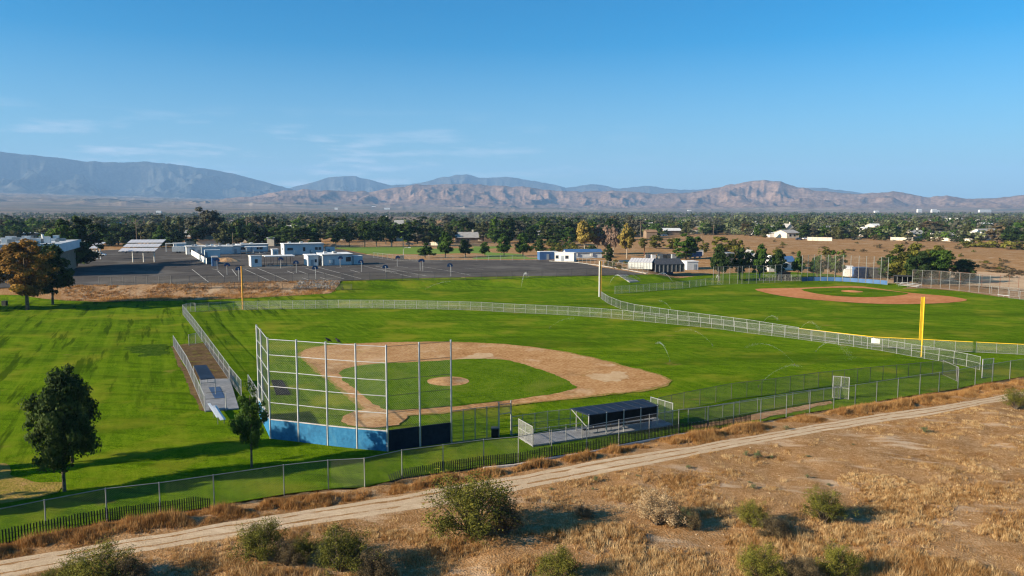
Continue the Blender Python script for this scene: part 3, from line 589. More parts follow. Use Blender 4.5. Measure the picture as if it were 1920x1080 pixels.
# outfield fence of the near field
OUT = [(367, 585), (392, 583.3), (438, 581.2), (459, 580.6), (504, 579.8), (571, 578.8), (635, 577.8), (719, 578), (801, 579.6), (862, 581), (902, 582.4), (944, 585), (985, 587.2), (1024, 589), (1065, 591.3), (1127, 595.3), (1187, 600.6), (1229, 605), (1271, 609), (1313, 613.3), (1356, 618), (1401, 624.5), (1471, 632.6), (1572, 646), (1654, 658), (1708, 668), (1760, 677), (1812, 687.5), (1841, 695)]
US = [367, 392, 414.5, 438, 459, 483, 504.5, 527, 549, 571, 592, 614, 635, 656, 677, 698, 719, 740, 761, 781, 801, 821, 841.5, 862.5, 882.5, 902.5, 923, 944, 964.5, 985, 1004.5, 1024.5, 1044.5, 1065, 1085.5, 1106, 1127, 1146, 1167, 1187.5, 1208, 1229.5, 1249.5, 1271, 1292, 1313.6, 1334, 1356, 1377, 1401, 1423, 1447, 1471, 1497, 1522, 1547, 1572, 1600, 1626, 1654, 1681, 1708.5, 1733, 1760, 1788, 1812, 1837]
fence('curved outfield fence of pale posts and mesh round the near ball field', span(US, OUT), 1.85, None, 0.036, 0.026, mid=True, pm=M['pole'])
# second field's outfield fence, bare half and yellow capped half
O2 = [(1127, 560), (1140, 569), (1163, 579), (1190, 586), (1240, 594), (1300, 603), (1400, 616.5), (1497, 633)]
fence('outfield fence curving back to the white and orange foul pole', span([1127, 1130.5, 1135, 1140, 1147, 1155, 1163, 1176, 1189, 1204, 1219, 1236, 1253, 1270, 1290, 1310, 1330, 1352, 1375, 1400, 1424, 1448, 1472, 1497], O2), 1.75, None, 0.038, 0.03, pm=M['pole'])
O3 = [(1497, 633), (1637, 650), (1730, 655), (1791, 658.5), (1907, 664.5), (2000, 669)]
yf = fence('outfield fence with a yellow plastic cap along its top rail', span([1497, 1520, 1545, 1569, 1592, 1615, 1637, 1666, 1696, 1729, 1751, 1791, 1830, 1868, 1907, 1950, 2000], O3), 1.6, None, 0.038, 0.055, pm=M['galv'], top=M['yellow'])
fence('far side fence of the second field, low pale mesh running past the sprinklers', span([1153, 1166, 1180, 1193, 1206, 1218, 1231, 1244, 1256, 1269, 1280, 1293, 1305, 1314, 1323, 1335], [(1153, 551), (1205, 547), (1280, 541), (1323, 535.5), (1335, 534)]), 2.0, None, 0.04, 0.03, pm=M['pole'])
# fences on the school terrace
fence('pale post fence along the edge of the school yard above the dirt bank', every((186, 535.5), (320, 533.2), 2.9), 2.3, None, 0.035, 0.025, mesh=CHAIN_DARK)
fence('dark mesh fence along the school yard edge above the grass slope', every((322, 533.2), (640, 527), 4.2) + every((662, 526.3), (1205, 515), 4.4), 2.2, None, 0.04, 0.03, mesh=CHAIN_DARK, pm=M['darkmetal'])
fence('dark fence stepping along the dirt bank below the school yard', span([330, 352, 374, 396, 418, 440, 462, 484, 508, 530, 552, 574, 596, 620, 642, 660], [(330, 541), (420, 541), (540, 543), (660, 544.5)]), 1.7, None, 0.04, 0.03, mesh=CHAIN_DARK, pm=M['darkmetal'])
fence('pale fence between the asphalt yard and the row of park trees', every((700, 483), (745, 489), 5) + every((782, 489.5), (1005, 488.5), 4.6), 2.1, None, 0.045, 0.03, mesh=CHAIN_FAR, pm=M['pole'])
fence('pale fence along the yard beside the greenhouse', every((1085, 493), (1185, 507), 3.2) + every((1195, 508.5), (1215, 512), 3), 2.0, None, 0.045, 0.03, mesh=CHAIN_FAR, pm=M['pole'])
fence('dark fence along the road beyond the park lawn', every((615, 464.5), (960, 462.5), 9), 2.2, None, 0.06, 0.04, mesh=CHAIN_FAR, pm=M['darkmetal'])
# third base side enclosure
fence('outer chain link fence of the bullpen beside the blue dugout roof', span([325.5, 329.5, 334, 339, 344.5, 350.5, 357.5, 365, 374, 385], [(325.5, 650), (352, 694), (385, 773)]), 1.8, None, 0.04, 0.035, mid=False, pm=M['pole'])
L2 = [(343, 590), (361, 613), (380, 640), (430, 713)]
fence('pale foul line fence running from the outfield corner to the blue dugout', span([343, 347, 351.5, 356, 361, 366, 372, 378.5, 385.5, 393, 401.5, 410.5, 420, 430], L2), 2.0, None, 0.04, 0.03, mid=True, pm=M['pole'])
fence('short fence section with a gate between the blue dugout and the batting tree', span([431.5, 438, 445, 453], [(431.5, 716), (453, 744)]), 2.0, None, 0.04, 0.03, mid=True, pm=M['pole'])
fence('short fence tying the backstop wing to the foul line', span([466, 473, 481, 488], [(466, 733), (488, 770)]), 2.0, None, 0.04, 0.03, mid=True, pm=M['pole'])
fence('small cross fence at the far end of the bullpen', [at(354.5, 648), at(367, 645), at(379, 641)], 1.8, None, 0.045, 0.03, pm=M['pole'])
fence('gate panel closing the outfield corner of the long foul fence', [at(343, 588), at(350, 585.5), at(358, 584.5), at(366, 584.5)], 1.9, None, 0.045, 0.03, pm=M['pole'])
# first base side: dugout rail fences and the bullpen lane beyond
fence('fence with a tall gate frame joining the backstop to the dugout', [at(847, 831), at(869, 828), at(891, 824.5), at(913, 822), at(935, 819.5)], 3.1, None, 0.05, 0.03, mesh=CHAIN_THIN, pm=M['galv'])
g1 = thing('gate', at(935.5, 819.5), 'tall open gate frame in the fence beside the black dugout', 'gate')
ga, gb = at(935.5, 819.5), at(958, 815.5)
for p in (ga, gb): post('gate_post', p, 3.45, .075, g1, M['galv'])
bar('header', ga + Vector((0, 0, 2.25)), gb + Vector((0, 0, 2.25)), .045, g1, M['galv'])
bar('top_rail', ga + Vector((0, 0, 3.2)), gb + Vector((0, 0, 3.2)), .03, g1, M['galv'])
panel('chain_link_mesh', ga, gb, 2.27, 3.2, g1, CHAIN_THIN)
tb = thing('bin', at(928, 819), 'small dark bin standing at the foot of the gate', 'bin')
MB().box(-.35, .35, -.35, .35, 0, .85).build('body', M['black'], tb); MB().box(-.38, .38, -.38, .38, .852, .93).build('lid', M['darkmetal'], tb)
fence('low dark fence behind the dugout floor facing the infield', span([960, 980, 1003, 1027, 1048, 1069, 1092, 1115, 1137, 1159, 1181, 1203, 1220], [(960, 817), (1027, 806), (1115, 796.5), (1220, 783)]), 1.9, None, 0.04, 0.03, mesh=CHAIN_THIN, pm=M['galv'], mid=True)
fence('inner dark foul fence between the dugout and the yellow foul pole', span([1235, 1258, 1282, 1312, 1342, 1371, 1400, 1428, 1454, 1481, 1507, 1534, 1560, 1583, 1607, 1631, 1655, 1680, 1703, 1725, 1748, 1767, 1792], [(1235, 778), (1282, 767.5), (1371, 749), (1454, 738.5), (1534, 726.5), (1631, 716), (1703, 709), (1792, 699)]), 1.9, None, 0.035, 0.028, mesh=CHAIN_THIN, pm=M['darkwire'])
fence('second dark fence along the bullpen lane behind the perimeter fence', span([1290, 1322, 1355, 1386, 1420, 1452, 1486, 1516, 1544, 1572], [(1290, 795), (1386, 778), (1486, 760), (1572, 748)]), 1.5, None, 0.035, 0.028, mesh=CHAIN_THIN, pm=M['galv'])
fence('short white railed fence crossing the bullpen lane', [at(1561, 746), at(1576, 747.5), at(1591, 749)], 2.6, None, 0.05, 0.04, mid=True, pm=M['pole'])
fence('gate section at the corner beyond the yellow foul pole', [at(1841, 709), at(1861, 707)], 2.5, None, 0.06, 0.04, mid=True, pm=M['pole'])
fence('dark fence continuing beyond the gate towards the second field', span([1767, 1793, 1796], [(1767, 702), (1796, 716)]), 1.9, None, 0.035, 0.028, mesh=CHAIN_DARK, pm=M['galv'])
sg = thing('sign', at(1641, 656), 'small white sign hung on the outfield fence', 'sign')
MB().box(-.62, .62, -.02, .02, 1.05, 1.80).build('board', M['whitepole'], sg); MB().tube([(-.5, .04, 0), (-.5, .04, 1.9)], .03).build('post', M['galv'], sg)
sg.rotation_euler = (0, 0, R(-32))

# ------------------------------------------------------------------ the backstop
BP = [(486.5, 779, 157), (494, 793, 162), (507.5, 822, 184), (560.5, 828, 187), (615, 835, 191), (670, 841, 195), (727, 846, 198), (788, 837, 194), (846.7, 829, 190)]
bpos = [at(u, v) for u, v, _ in BP]
bs = thing('backstop', bpos[4], 'tall steel backstop with white rails and a blue padded wall behind home plate', 'backstop')
BH = 9.7
for p in bpos: post('pole', p, BH + .15, .090, bs, M['bpole'])
for i, (a, b) in enumerate(zip(bpos, bpos[1:])):
    for k, f in enumerate((1.0, .845, .68, .53, .365)):
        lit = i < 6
        bar('rail', a + Vector((0, 0, BH * f)), b + Vector((0, 0, BH * f)), 0.036 if lit else .022, bs, M['bpole'] if lit else M['darkwire'])  # back-lit bays: shade put into darker, thinner rails
    panel('chain_link_mesh', a, b, 1.95, BH, bs, CHAIN_TALL)
    d = (b - a).normalized(); n_ = Vector((-d.y, d.x, 0)); q = Vector(bs.location)
    w = MB(); w.beam(a + d * .12 + Vector((0, 0, .93)) - q, b - d * .12 + Vector((0, 0, .93)) - q, .10, 1.86)
    w.build('wall_pad', M['bluewall'] if i < 6 else M['shaded_pad'], bs)  # last two bays get the pad colour with shade painted in
    w = MB(); w.beam(a + d * .12 + Vector((0, 0, 1.90)) - q, b - d * .12 + Vector((0, 0, 1.90)) - q, .16, .07); w.build('wall_cap', M['concrete'] if i < 6 else M['shaded_pad'], bs)
def bird(u, v_rail, i, f, look, label):
    a, b = bpos[i], bpos[i + 1]; p = a.lerp(b, f) + Vector((0, 0, BH + .05))
    t = thing('bird', p, label, 'bird', 'birds on the backstop'); t.rotation_euler = (0, 0, look)
    prof_ = [(-.30, .10, .015), (-.20, .17, .05), (-.08, .24, .105), (.06, .31, .12), (.15, .37, .085), (.20, .44, .065), (.25, .47, .06), (.30, .465, .03), (.37, .45, .008)]
    mb = MB(); mb.tube([(x, 0, z) for x, z, r in prof_], [r for x, z, r in prof_], 10)
    mb.build('body', M['bird'], t)
    for s in (-1, 1):
        MB().add([(.12, s * .12, .36), (-.05, s * .135, .30), (-.34, s * .05, .10), (-.10, s * .12, .18), (.12, s * .12, .36 - .03), (-.05, s * .12, .26), (-.34, s * .03, .08), (-.10, s * .10, .15)], [(0, 1, 2, 3), (4, 7, 6, 5), (0, 4, 5, 1), (1, 5, 6, 2), (2, 6, 7, 3), (3, 7, 4, 0)]).build('wing', M['bird'], t)
        MB().tube([(.02, s * .04, .22), (.04, s * .045, 0)], .012, 5).build('leg', M['bird'], t)
bird(615, 640, 4, .11, R(200), 'black bird perched at the top rail beside the fifth pole')
bird(637, 642, 4, .43, R(160), 'black bird perched mid rail, hunched, on the backstop')
bm_ = thing('mat', at(526, 728), 'dark rubber batting mat on the grass inside the backstop wing', 'mat')
MB().add([tuple(at(*q) - Vector(bm_.location) + Vector((0, 0, zz))) for zz in (.09, .13) for q in ((508, 714), (529, 714), (545, 741), (518, 742))], [(3, 2, 1, 0), (4, 5, 6, 7), (0, 1, 5, 4), (1, 2, 6, 5), (2, 3, 7, 6), (3, 0, 4, 7)]).build('mat_body', M['black'], bm_)

# ------------------------------------------------------------------ foul poles
def foul_pole(u, v, h, m, label, wing=True, wside=1, wcol=None, rp=.10, ww=.47, zf=.28):
    p = at(u, v); t = thing('foul_pole', p, label, 'foul pole', 'foul poles'); t.rotation_euler = (0, 0, R(0))
    MB().tube([(0, 0, 0), (0, 0, h)], rp, 10).build('pole', m, t)
    if wing:
        x0, x1 = (rp + .01, ww) if wside > 0 else (-ww, -rp - .01)
        MB().tube([(x0 if wside < 0 else x1, 0, h * zf), (x0 if wside < 0 else x1, 0, h)], .04, 6).build('wing_frame', wcol or m, t)
        for k in range(8): z = h * zf + (h * (1 - zf) - .05) * k / 7; MB().tube([(x0, 0, z), (x1, 0, z)], .03, 5).build('wing_bar', wcol or m, t)
        MB().box(x0 + .02, x1 - .02, -.012, .012, h * zf, h - .03).build('wing_screen', wcol or m, t)
    return t
foul_pole(1727.5, 669, 9.05, M['yellow'], 'bright yellow foul pole with a mesh wing on the near outfield fence', True, -1)
foul_pole(455.5, 580.3, 9.6, M['orange'], 'slim orange foul pole in front of the basketball courts', False, rp=.17)
t = foul_pole(1123.5, 556.5, 9.1, M['whitepole'], 'white foul pole with an orange wing beside the grassy slope', True, 1, M['orange'], .16, .48, .02)

# ------------------------------------------------------------------ first base dugout
def poly_prism(pts, z0, z1, org):
    n = len(pts); v = [(p[0] - org[0], p[1] - org[1], z0) for p in pts] + [(p[0] - org[0], p[1] - org[1], z1) for p in pts]
    return MB().add(v, [tuple(range(n))[::-1], tuple(range(n, 2 * n))] + [(i, (i + 1) % n, n + (i + 1) % n, n + i) for i in range(n)])
A0, A1, A2, A3 = at(999, 838.5), at(1262, 799), at(1228, 785), at(972, 822)     # floor corners: near left, near right, far right, far left
dg = thing('dugout', A0.lerp(A2, .5), 'low dugout with a dark blue metal roof and black back wall on a concrete floor', 'dugout')
o0 = Vector(dg.location)
poly_prism([A0, A1, A2, A3], 0.05, 0.19, o0).build('floor_slab', M['slab'], dg)
e1 = (A1 - A0); e2 = (A3 - A0)
def D(s, t, z): return A0 + e1 * s + (A3 - A0).lerp(A2 - A1, s) * t + Vector((0, 0, z)) - o0
S0, S1 = .375, .875
mb = MB()
v = [D(S0 - .04, .80, 2.50), D(S1, .80, 2.50), D(S1 + .01, -.02, 2.36), D(S0 - .005, -.02, 2.36)]
v += [p - Vector((0, 0, .08)) for p in v]
mb.add(v, [(0, 3, 2, 1), (4, 5, 6, 7), (0, 1, 5, 4), (1, 2, 6, 5), (2, 3, 7, 6), (3, 0, 4, 7)]); mb.build('roof', M['blueroof'], dg)
for i in range(8):
    s = S0 + (S1 - S0) * i / 7; MB().beam(D(s - .03, .78, 2.52), D(s, 0, 2.385), .05, .035).build('roof_seam', M['blueroof'], dg)
for i in range(4):
    s = S0 + (S1 - S0) * (i + .5) / 4; w_ = (S1 - S0) / 8 * .997
    MB().beam(D(s - w_, .03, 1.74), D(s + w_, .03, 1.74), .05, 1.14).build('back_panel', M['black'], dg)
for i in range(5):
    s = S0 + (S1 - S0) * i / 4
    MB().tube([D(s, -.005, .19), D(s, -.005, 2.4)], .055, 7).build('post', M['pole'], dg)
    MB().tube([D(s, .76, .19), D(s, .76, 2.42)], .05, 7).build('post', M['galv'], dg)
MB().beam(D(S0 - .035, .78, 2.44), D(S0, .03, 1.0), .06, .06).build('brace', M['pole'], dg)
MB().beam(D(S0, .32, .62), D(S1, .32, .62), .40, .06).build('bench_seat', M['black'], dg)
for i in range(6): MB().tube([D(S0 + (S1 - S0) * i / 5, .32, .19), D(S0 + (S1 - S0) * i / 5, .32, .6)], .035, 5).build('bench_leg', M['galv'], dg)
def F_(s, t): p = D(s, t, 0) + o0; p.z = .19; return p
fence('short fence closing the open end of the dugout floor', [F_(.0, 0.02), F_(0, .5), F_(0, .98)], 1.75, None, .04, .03, mid=True, pm=M['pole'])
fence('tall white framed fence at the end of the roofed dugout', [F_(.995, 0.0), F_(.985, .35), F_(.975, .68), F_(.965, 1.0)], 2.2, None, .045, .032, mid=True, pm=M['pole'])
fence('low railing along the dugout floor facing the path', [F_(0.005, .01)] + [F_(k, .0) for k in (.11, .22, .33)], 1.5, None, .04, .03, panels=False, pm=M['galv'], bottom=False)

# ------------------------------------------------------------------ third base dugout, benches
B0, B1, B2, B3 = at(386, 773), at(448, 768), at(431, 712), at(374, 713)
d3 = thing('dugout', B0.lerp(B2, .5), 'tilted blue roof on steel posts over a grey concrete floor by the foul fence', 'dugout'); o3 = Vector(d3.location)
poly_prism([B0, B1, B2, B3], .04, .16, o3).build('floor_slab', M['slab'], d3)
def lift_(u, v, z): 
    d = ray(u, v); t_ = (z - CAM_H) / d.z; return Vector((d.x * t_, d.y * t_, z))
q = [lift_(363, 685, 2.5), lift_(387, 684, 2.5), lift_(403, 708.5, 2.15), lift_(376, 711, 2.15)]
v = [p - o3 for p in q] + [p - o3 - Vector((0, 0, .09)) for p in q]
MB().add(v, [(0, 1, 2, 3), (4, 7, 6, 5), (0, 4, 5, 1), (1, 5, 6, 2), (2, 6, 7, 3), (3, 7, 4, 0)]).build('roof', M['blueroof'], d3)
for p in q: MB().tube([Vector((p.x, p.y, 0)) - o3, p - o3 - Vector((0, 0, .1))], .05, 6).build('post', M['pole'], d3)
MB().beam(q[3] - o3 - Vector((0, 0, .5)), q[2] - o3 - Vector((0, 0, .5)), .06, .06).build('beam', M['galv'], d3)
MB().tube([at(424, 770) - o3, at(424, 770) - o3 + Vector((0, 0, 1.9))], .06, 6).build('post', M['pole'], d3)
for u0, v0, u1, v1 in ((386, 748, 424, 744), (386, 760, 424, 757)):
    MB().tube([at(u0, v0) - o3 + Vector((0, 0, .7)), at(u1, v1) - o3 + Vector((0, 0, .7))], .025, 5).build('rail', M['darkwire'], d3)
mt = thing('mat', at(406, 739), 'thin blue rectangle on the grey floor of the tilted roof dugout', 'mat')  # thin flat blue rectangle laid on the floor slab
MB().add([tuple(at(*p) - Vector(mt.location) + Vector((0, 0, z))) for z in (.17, .19) for p in ((391, 729), (412, 727.5), (422, 748), (403, 750))], [(3, 2, 1, 0), (4, 5, 6, 7), (0, 1, 5, 4), (1, 2, 6, 5), (2, 3, 7, 6), (3, 0, 4, 7)]).build('mat_body', M['dullblue'], mt)
def bleacher(label, p, q, rows, L=None, m='alu'):
    a, b = at(*p), at(*q); d = (b - a); Ln = d.length; t = thing('bleacher', a, label, 'bleacher', 'aluminium benches', math.atan2(d.y, d.x))
    for r_ in range(rows):
        y0 = r_ * .62; z = .45 + .32 * r_
        for k in range(2): MB().box(0, Ln, y0 + k * .15, y0 + k * .15 + .135, z, z + .05).build('seat_plank', M[m], t)
        if r_: MB().box(0, Ln, y0 - .32, y0 - .06, z - .32, z - .28).build('foot_plank', M[m], t)
        for x in (.3, Ln / 2, Ln - .3): MB().beam((x, y0 + .14, 0), (x, y0 + .14, z), .06, .06).build('leg', M['galv'], t)
    return t
bleacher('low aluminium bench on the lawn beside the small leafy tree', (424, 795), (406, 768), 2)
bleacher('white bench rows beside the far blue backstop wall', (1683, 537), (1720, 541), 3)
bleacher('low white bench against the far bullpen fence', (1870, 556), (1892, 558), 1)

# ------------------------------------------------------------------ second field's backstop, fences and dugouts
B2P = [(1503, 527.5), (1514, 526.8), (1525.5, 526.6), (1538, 526.6), (1551.5, 526.8), (1565, 527), (1579.5, 527.6), (1594, 528.4), (1609, 529.4), (1623, 530.5), (1637, 531.6), (1650.7, 532.7), (1664, 534)]
b2 = [at(u, v) for u, v in B2P]
t2 = thing('backstop', b2[6], 'distant row of slim backstop poles above a curved blue wall', 'backstop'); q2 = Vector(t2.location)
for i, p in enumerate(b2): post('pole', p, 8.1, .075, t2, M['galv'])
for i, (a, b) in enumerate(zip(b2, b2[1:])):
    d = (b - a).normalized()
    MB().beam(a + d * .12 + Vector((0, 0, .6)) - q2, b - d * .12 + Vector((0, 0, .6)) - q2, .10, 1.2).build('wall_pad', M['bluetarp'], t2)
    for z in (4.6, 8.05): bar('rail', a + Vector((0, 0, z)), b + Vector((0, 0, z)), .018, t2, M['darkwire'])
    panel('chain_link_mesh', a, b, 1.2, 8.0, t2, CHAIN_DARK)
fence('tall dark fence screening the far dugout of the second field', span([1337, 1346, 1355.5, 1368, 1383, 1391, 1404, 1418, 1431, 1443, 1453], [(1337, 534), (1355, 533.5), (1400, 532), (1453, 530)]), 5.3, None, .05, .03, mesh=CHAIN_DARK, pm=M['galv'])
fence('tall white gate frame beside the dark far dugout', [at(1453, 529.5), at(1465, 529)], 5.3, None, .08, .05, mesh=CHAIN_DARK, mid=True, pm=M['pole'])
fence('low pale fence between the far dugout and the blue wall', span([1400, 1412, 1424, 1436, 1448, 1460, 1472, 1484, 1500], [(1400, 526), (1500, 527)]), 1.9, None, .05, .035, mesh=CHAIN_FAR, pm=M['pole'])
fence('tall first base fence of the second field, pale poles in front of the round trees', span([1710, 1728, 1745.5, 1763, 1780, 1798, 1817, 1835, 1855], [(1710, 538), (1763, 541), (1855, 551)]), 4.9, None, .055, .03, mesh=CHAIN_DARK, mid=True, pm=M['galv'])
fence('tall dark fence behind the bullpen of the second field', span([1711, 1730, 1760, 1800, 1840, 1874, 1891, 1909], [(1711, 533), (1800, 538), (1874, 545), (1909, 546)]), 4.2, None, .05, .03, mesh=CHAIN_DARK, mid=True, pm=M['rustpole'])
fence('dark low fence at the edge of the sandy bank beside the flat open grass', span([1858, 1872, 1890, 1910], [(1858, 552), (1910, 557)]), 2.2, None, .06, .04, mesh=CHAIN_FAR, pm=M['galv'])
fence('low mesh fence beyond the sandy bullpen', span([1892, 1912, 1940, 1970], [(1892, 559), (1970, 567)]), 2.0, None, .05, .035, mesh=CHAIN_FAR, pm=M['pole'])
def hut(label, u0, v0, u1, d, h, wall, roof, name='dugout', cat='dugout'):
    return None

# ------------------------------------------------------------------ buildings
def solve_len(P0, u1, ang=GA):
    ax, ay = math.cos(ang), math.sin(ang); k = (u1 - 960) / FPX
    return (k * (P0[1] * CP + (CAM_H - P0[2]) * SP) - P0[0]) / (ax - k * ay * CP)
def building(name, label, cat, u0, v0, u1, d, h, wall='whitewall', roof='whiteroof', rh=0.0, over=.35, wins=(), doors=(), sidewins=(), ang=GA, ridge='x', group=None, fascia=.28, chimney=None, vents=0, slope=0.0, hip=False):
    """flat (rh = 0), gabled or hipped building; its front foot runs from pixel (u0, v0) to column u1."""
    P0 = at(u0, v0); L = solve_len(P0, u1, ang); t = thing(name, P0, label, cat, group, ang)
    mb = MB().box(0, L, 0, d, -.6, h)
    if rh and not hip:
        if ridge == 'x': mb.add([(0, 0, h), (0, d, h), (0, d / 2, h + rh), (L, 0, h), (L, d, h), (L, d / 2, h + rh)], [(0, 2, 1), (3, 4, 5)])
        else: mb.add([(0, 0, h), (L, 0, h), (L / 2, 0, h + rh), (0, d, h), (L, d, h), (L / 2, d, h + rh)], [(0, 1, 2), (3, 5, 4)])
    mb.build('wall', M[wall], t)
    o = over
    if not rh:
        MB().add([(-o, -o, h + .002), (L + o, -o, h + .002), (L + o, d + o, h + slope), (-o, d + o, h + slope), (-o, -o, h + fascia), (L + o, -o, h + fascia), (L + o, d + o, h + slope + fascia), (-o, d + o, h + slope + fascia)],
                 [(3, 2, 1, 0), (4, 5, 6, 7), (0, 1, 5, 4), (1, 2, 6, 5), (2, 3, 7, 6), (3, 0, 4, 7)]).build('roof', M[roof], t)
        rf = t.children[-1]
        for k in range(vents):
            x = L * (k + .5) / vents; MB().box(x - .5, x + .5, d * .35, d * .35 + .9, h + fascia + .005, h + fascia + .75).build('rooftop_unit', M['galv'], rf)
    elif hip:
        z0 = h + .01; ins = min(L, d) / 2 * .98
        v = [(-o, -o, z0), (L + o, -o, z0), (L + o, d + o, z0), (-o, d + o, z0), (ins, d / 2, h + rh), (L - ins, d / 2, h + rh)] if L > d else [(-o, -o, z0), (L + o, -o, z0), (L + o, d + o, z0), (-o, d + o, z0), (L / 2, ins, h + rh), (L / 2, d - ins, h + rh)]
        fs = [(0, 1, 5, 4), (1, 2, 5), (2, 3, 4, 5), (3, 0, 4), (3, 2, 1, 0)] if L > d else [(0, 1, 4), (1, 2, 5, 4), (2, 3, 5), (3, 0, 4, 5), (3, 2, 1, 0)]
        MB().add(v, fs).build('roof', M[roof], t)
    else:
        for s in (0, 1):
            if ridge == 'x':
                ya = -o if s == 0 else d + o; za = h - rh * o / (d / 2)
                v = [(-o, ya, za), (L + o, ya, za), (L + o, d / 2, h + rh + .02), (-o, d / 2, h + rh + .02)]
            else:
                xa = -o if s == 0 else L + o; za = h - rh * o / (L / 2)
                v = [(xa, -o, za), (xa, d + o, za), (L / 2, d + o, h + rh + .02), (L / 2, -o, h + rh + .02)]
            v += [(x, y, z + .14) for x, y, z in v]
            MB().add(v, [(3, 2, 1, 0), (4, 5, 6, 7), (0, 1, 5, 4), (1, 2, 6, 5), (2, 3, 7, 6), (3, 0, 4, 7)]).build('roof', M[roof], t)
    if chimney is not None: MB().box(L * chimney - .45, L * chimney + .45, d * .45, d * .45 + .9, h * .9, h + rh + 1.5).build('chimney', M['cream'], t)
    def win(x0, x1, z0, z1, side=False):
        if not side:
            f = MB(); f.box(x0 - .07, x1 + .07, -.06, -.003, z0 - .07, z1 + .07); fo = f.build('window', M['frame'], t)
            MB().box(x0, x1, -.075, -.063, z0, z1).build('pane', M['glass'], fo)
        else:
            f = MB(); f.box(-.06, -.003, x0 - .07, x1 + .07, z0 - .07, z1 + .07); fo = f.build('window', M['frame'], t)
            MB().box(-.075, -.063, x0, x1, z0, z1).build('pane', M['glass'], fo)
    if wall in ('greywall', 'whitewall') and L > 7 and name != 'town_house':
        MB().box(-.02, L + .02, -.05, -.004, -.5, .28).build('skirting', M['door'], t); MB().box(-o * .9, L + o * .9, -o - .13, -o - .004, h + .03, h + fascia - .03).build('gutter', M['galv'], t)
        for x in (.25, L - .25): MB().tube([(x, -.10, 0), (x, -.10, h - .02)], .05, 6).build('downpipe', M['galv'], t)
        for k in range(1 + int(L / 14)): x = L * (.28 + .42 * k); MB().box(x - .45, x + .45, -.5, -.06, 1.0, 2.0).build('wall_cooler', M['tank'], t)
        for k in range(1 + int(L / 9)): x = L * (.18 + .3 * k); MB().box(x - .6, x + .6, d * .45, d * .45 + 1.1, h + fascia + max(slope, 0) * .5 + .01, h + fascia + max(slope, 0) * .5 + .65).build('rooftop_unit', M['tank'], rf if not rh else t)
    for a, b, z0, z1 in wins: win(L * a, L * b, z0, z1)
    for a, b, z0, z1 in sidewins: win(d * a, d * b, z0, z1, True)
    for x in doors: MB().box(L * x - .5, L * x + .5, -.07, -.003, 0, 2.15).build('door', M['door'], t)
    return t, L
MB_AWN = None
# the school
b, L = building('school_building', 'large flat roofed school building with a deep pale blue fascia behind the orange tree', 'school building', -60, 522, 108, 34, 7.0, 'brownwall', 'greywall', fascia=2.6, over=1.6, vents=7, ang=R(21),
                wins=[(.06 + .15 * i, .15 + .15 * i, .9, 2.7) for i in range(6)], doors=(.03, .5))
for k in range(22):
    x = L * (.30 + .66 * (k % 11) / 11) + random.uniform(-.6, .6); y = 4 + 18 * (k // 11) + random.uniform(-1.5, 1.5); w = random.uniform(.5, 1.4)
    MB().box(x - w, x + w, y - .7, y + .7, 9.61, 9.61 + random.uniform(.7, 1.9)).build('rooftop_unit', M['tank'] if k % 3 else M['galv'], b)
MB().tube([(L * .80, 8, 9.6), (L * .79, 8.2, 11.6), (L * .785, 8.3, 12.1)], .35, 8).build('roof_vent', M['tank'], b)
for x in (L - 1.2, L - 4, L - 7.5): MB().box(x - .14, x + .14, -1.3, -1.0, 0, 7.2).build('column', M['cream'], b)
building('school_building', 'second flat roofed school wing behind the rooftop clutter', 'school building', -330, 458, 96, 18, 4.5, 'cream', 'whiteroof', over=.8, vents=9, fascia=.6)
def carport(label, u0, v0, u1, rows, depth_, h0, tilt, vsun):
    P0 = at(u0, v0); L = solve_len(P0, u1, R(8)); t = thing('solar_carport', P0, label, 'solar carport', 'solar carports in the car park', R(8))
    for r_ in range(rows):
        y0 = -depth_ / 2 + depth_ * r_ / rows; y1 = y0 + depth_ / rows * .88
        z0 = h0 + tilt * (y0 + depth_ / 2) + .35; z1 = h0 + tilt * (y1 + depth_ / 2) + .1; n_ = 9
        for k in range(n_):
            x0, x1 = L * k / n_ + .03, L * (k + 1) / n_ - .03
            v = [(x0, y0, z0), (x1, y0, z0), (x1, y1, z1), (x0, y1, z1)]; v += [(x, y, z - .12) for x, y, z in v]
            MB().add(v, [(0, 1, 2, 3), (7, 6, 5, 4), (0, 4, 5, 1), (1, 5, 6, 2), (2, 6, 7, 3), (3, 7, 4, 0)]).build('solar_panel', M['solar'], t)
    for x in (L * .2, L * .5, L * .8):
        MB().tube([(x, 0, 0), (x, 0, h0 + tilt * depth_ / 2 - .3)], .22, 8).build('post', M['tank'], t)
        MB().beam((x, -depth_ / 2, h0 - .3), (x, depth_ / 2, h0 + tilt * depth_ - .3), .2, .25).build('beam', M['darkmetal'], t)
    MB().beam((0, -depth_ / 2 + .15, h0 - .25), (L, -depth_ / 2 + .15, h0 - .25), .12, .2).build('beam', M['darkmetal'], t)
    return t
carport('solar carport of three tilted pale panel rows standing in the shaded car park', 236, 492, 303, 3, 15, 4.2, .27, 0)
carport('small solar carport half hidden by the tall dark pine', 172, 486, 193, 2, 9, 4.2, .27, 0)
building('portable_classroom', 'long row of pale blue portable classrooms with a white roof edge', 'classroom', 350, 478, 452, 9, 3.4, 'greywall', 'whiteroof', wins=[(.06, .14, 1.1, 2.3), (.36, .45, 1.1, 2.3), (.72, .82, 1.1, 2.3)], doors=(.22, .58, .9), vents=4)
building('portable_classroom', 'short portable classroom with a covered porch beside the long row', 'classroom', 446, 473, 503, 8, 3.3, 'greywall', 'whiteroof', wins=[(.1, .28, 1.1, 2.3), (.62, .82, 1.1, 2.3)], doors=(.45,))
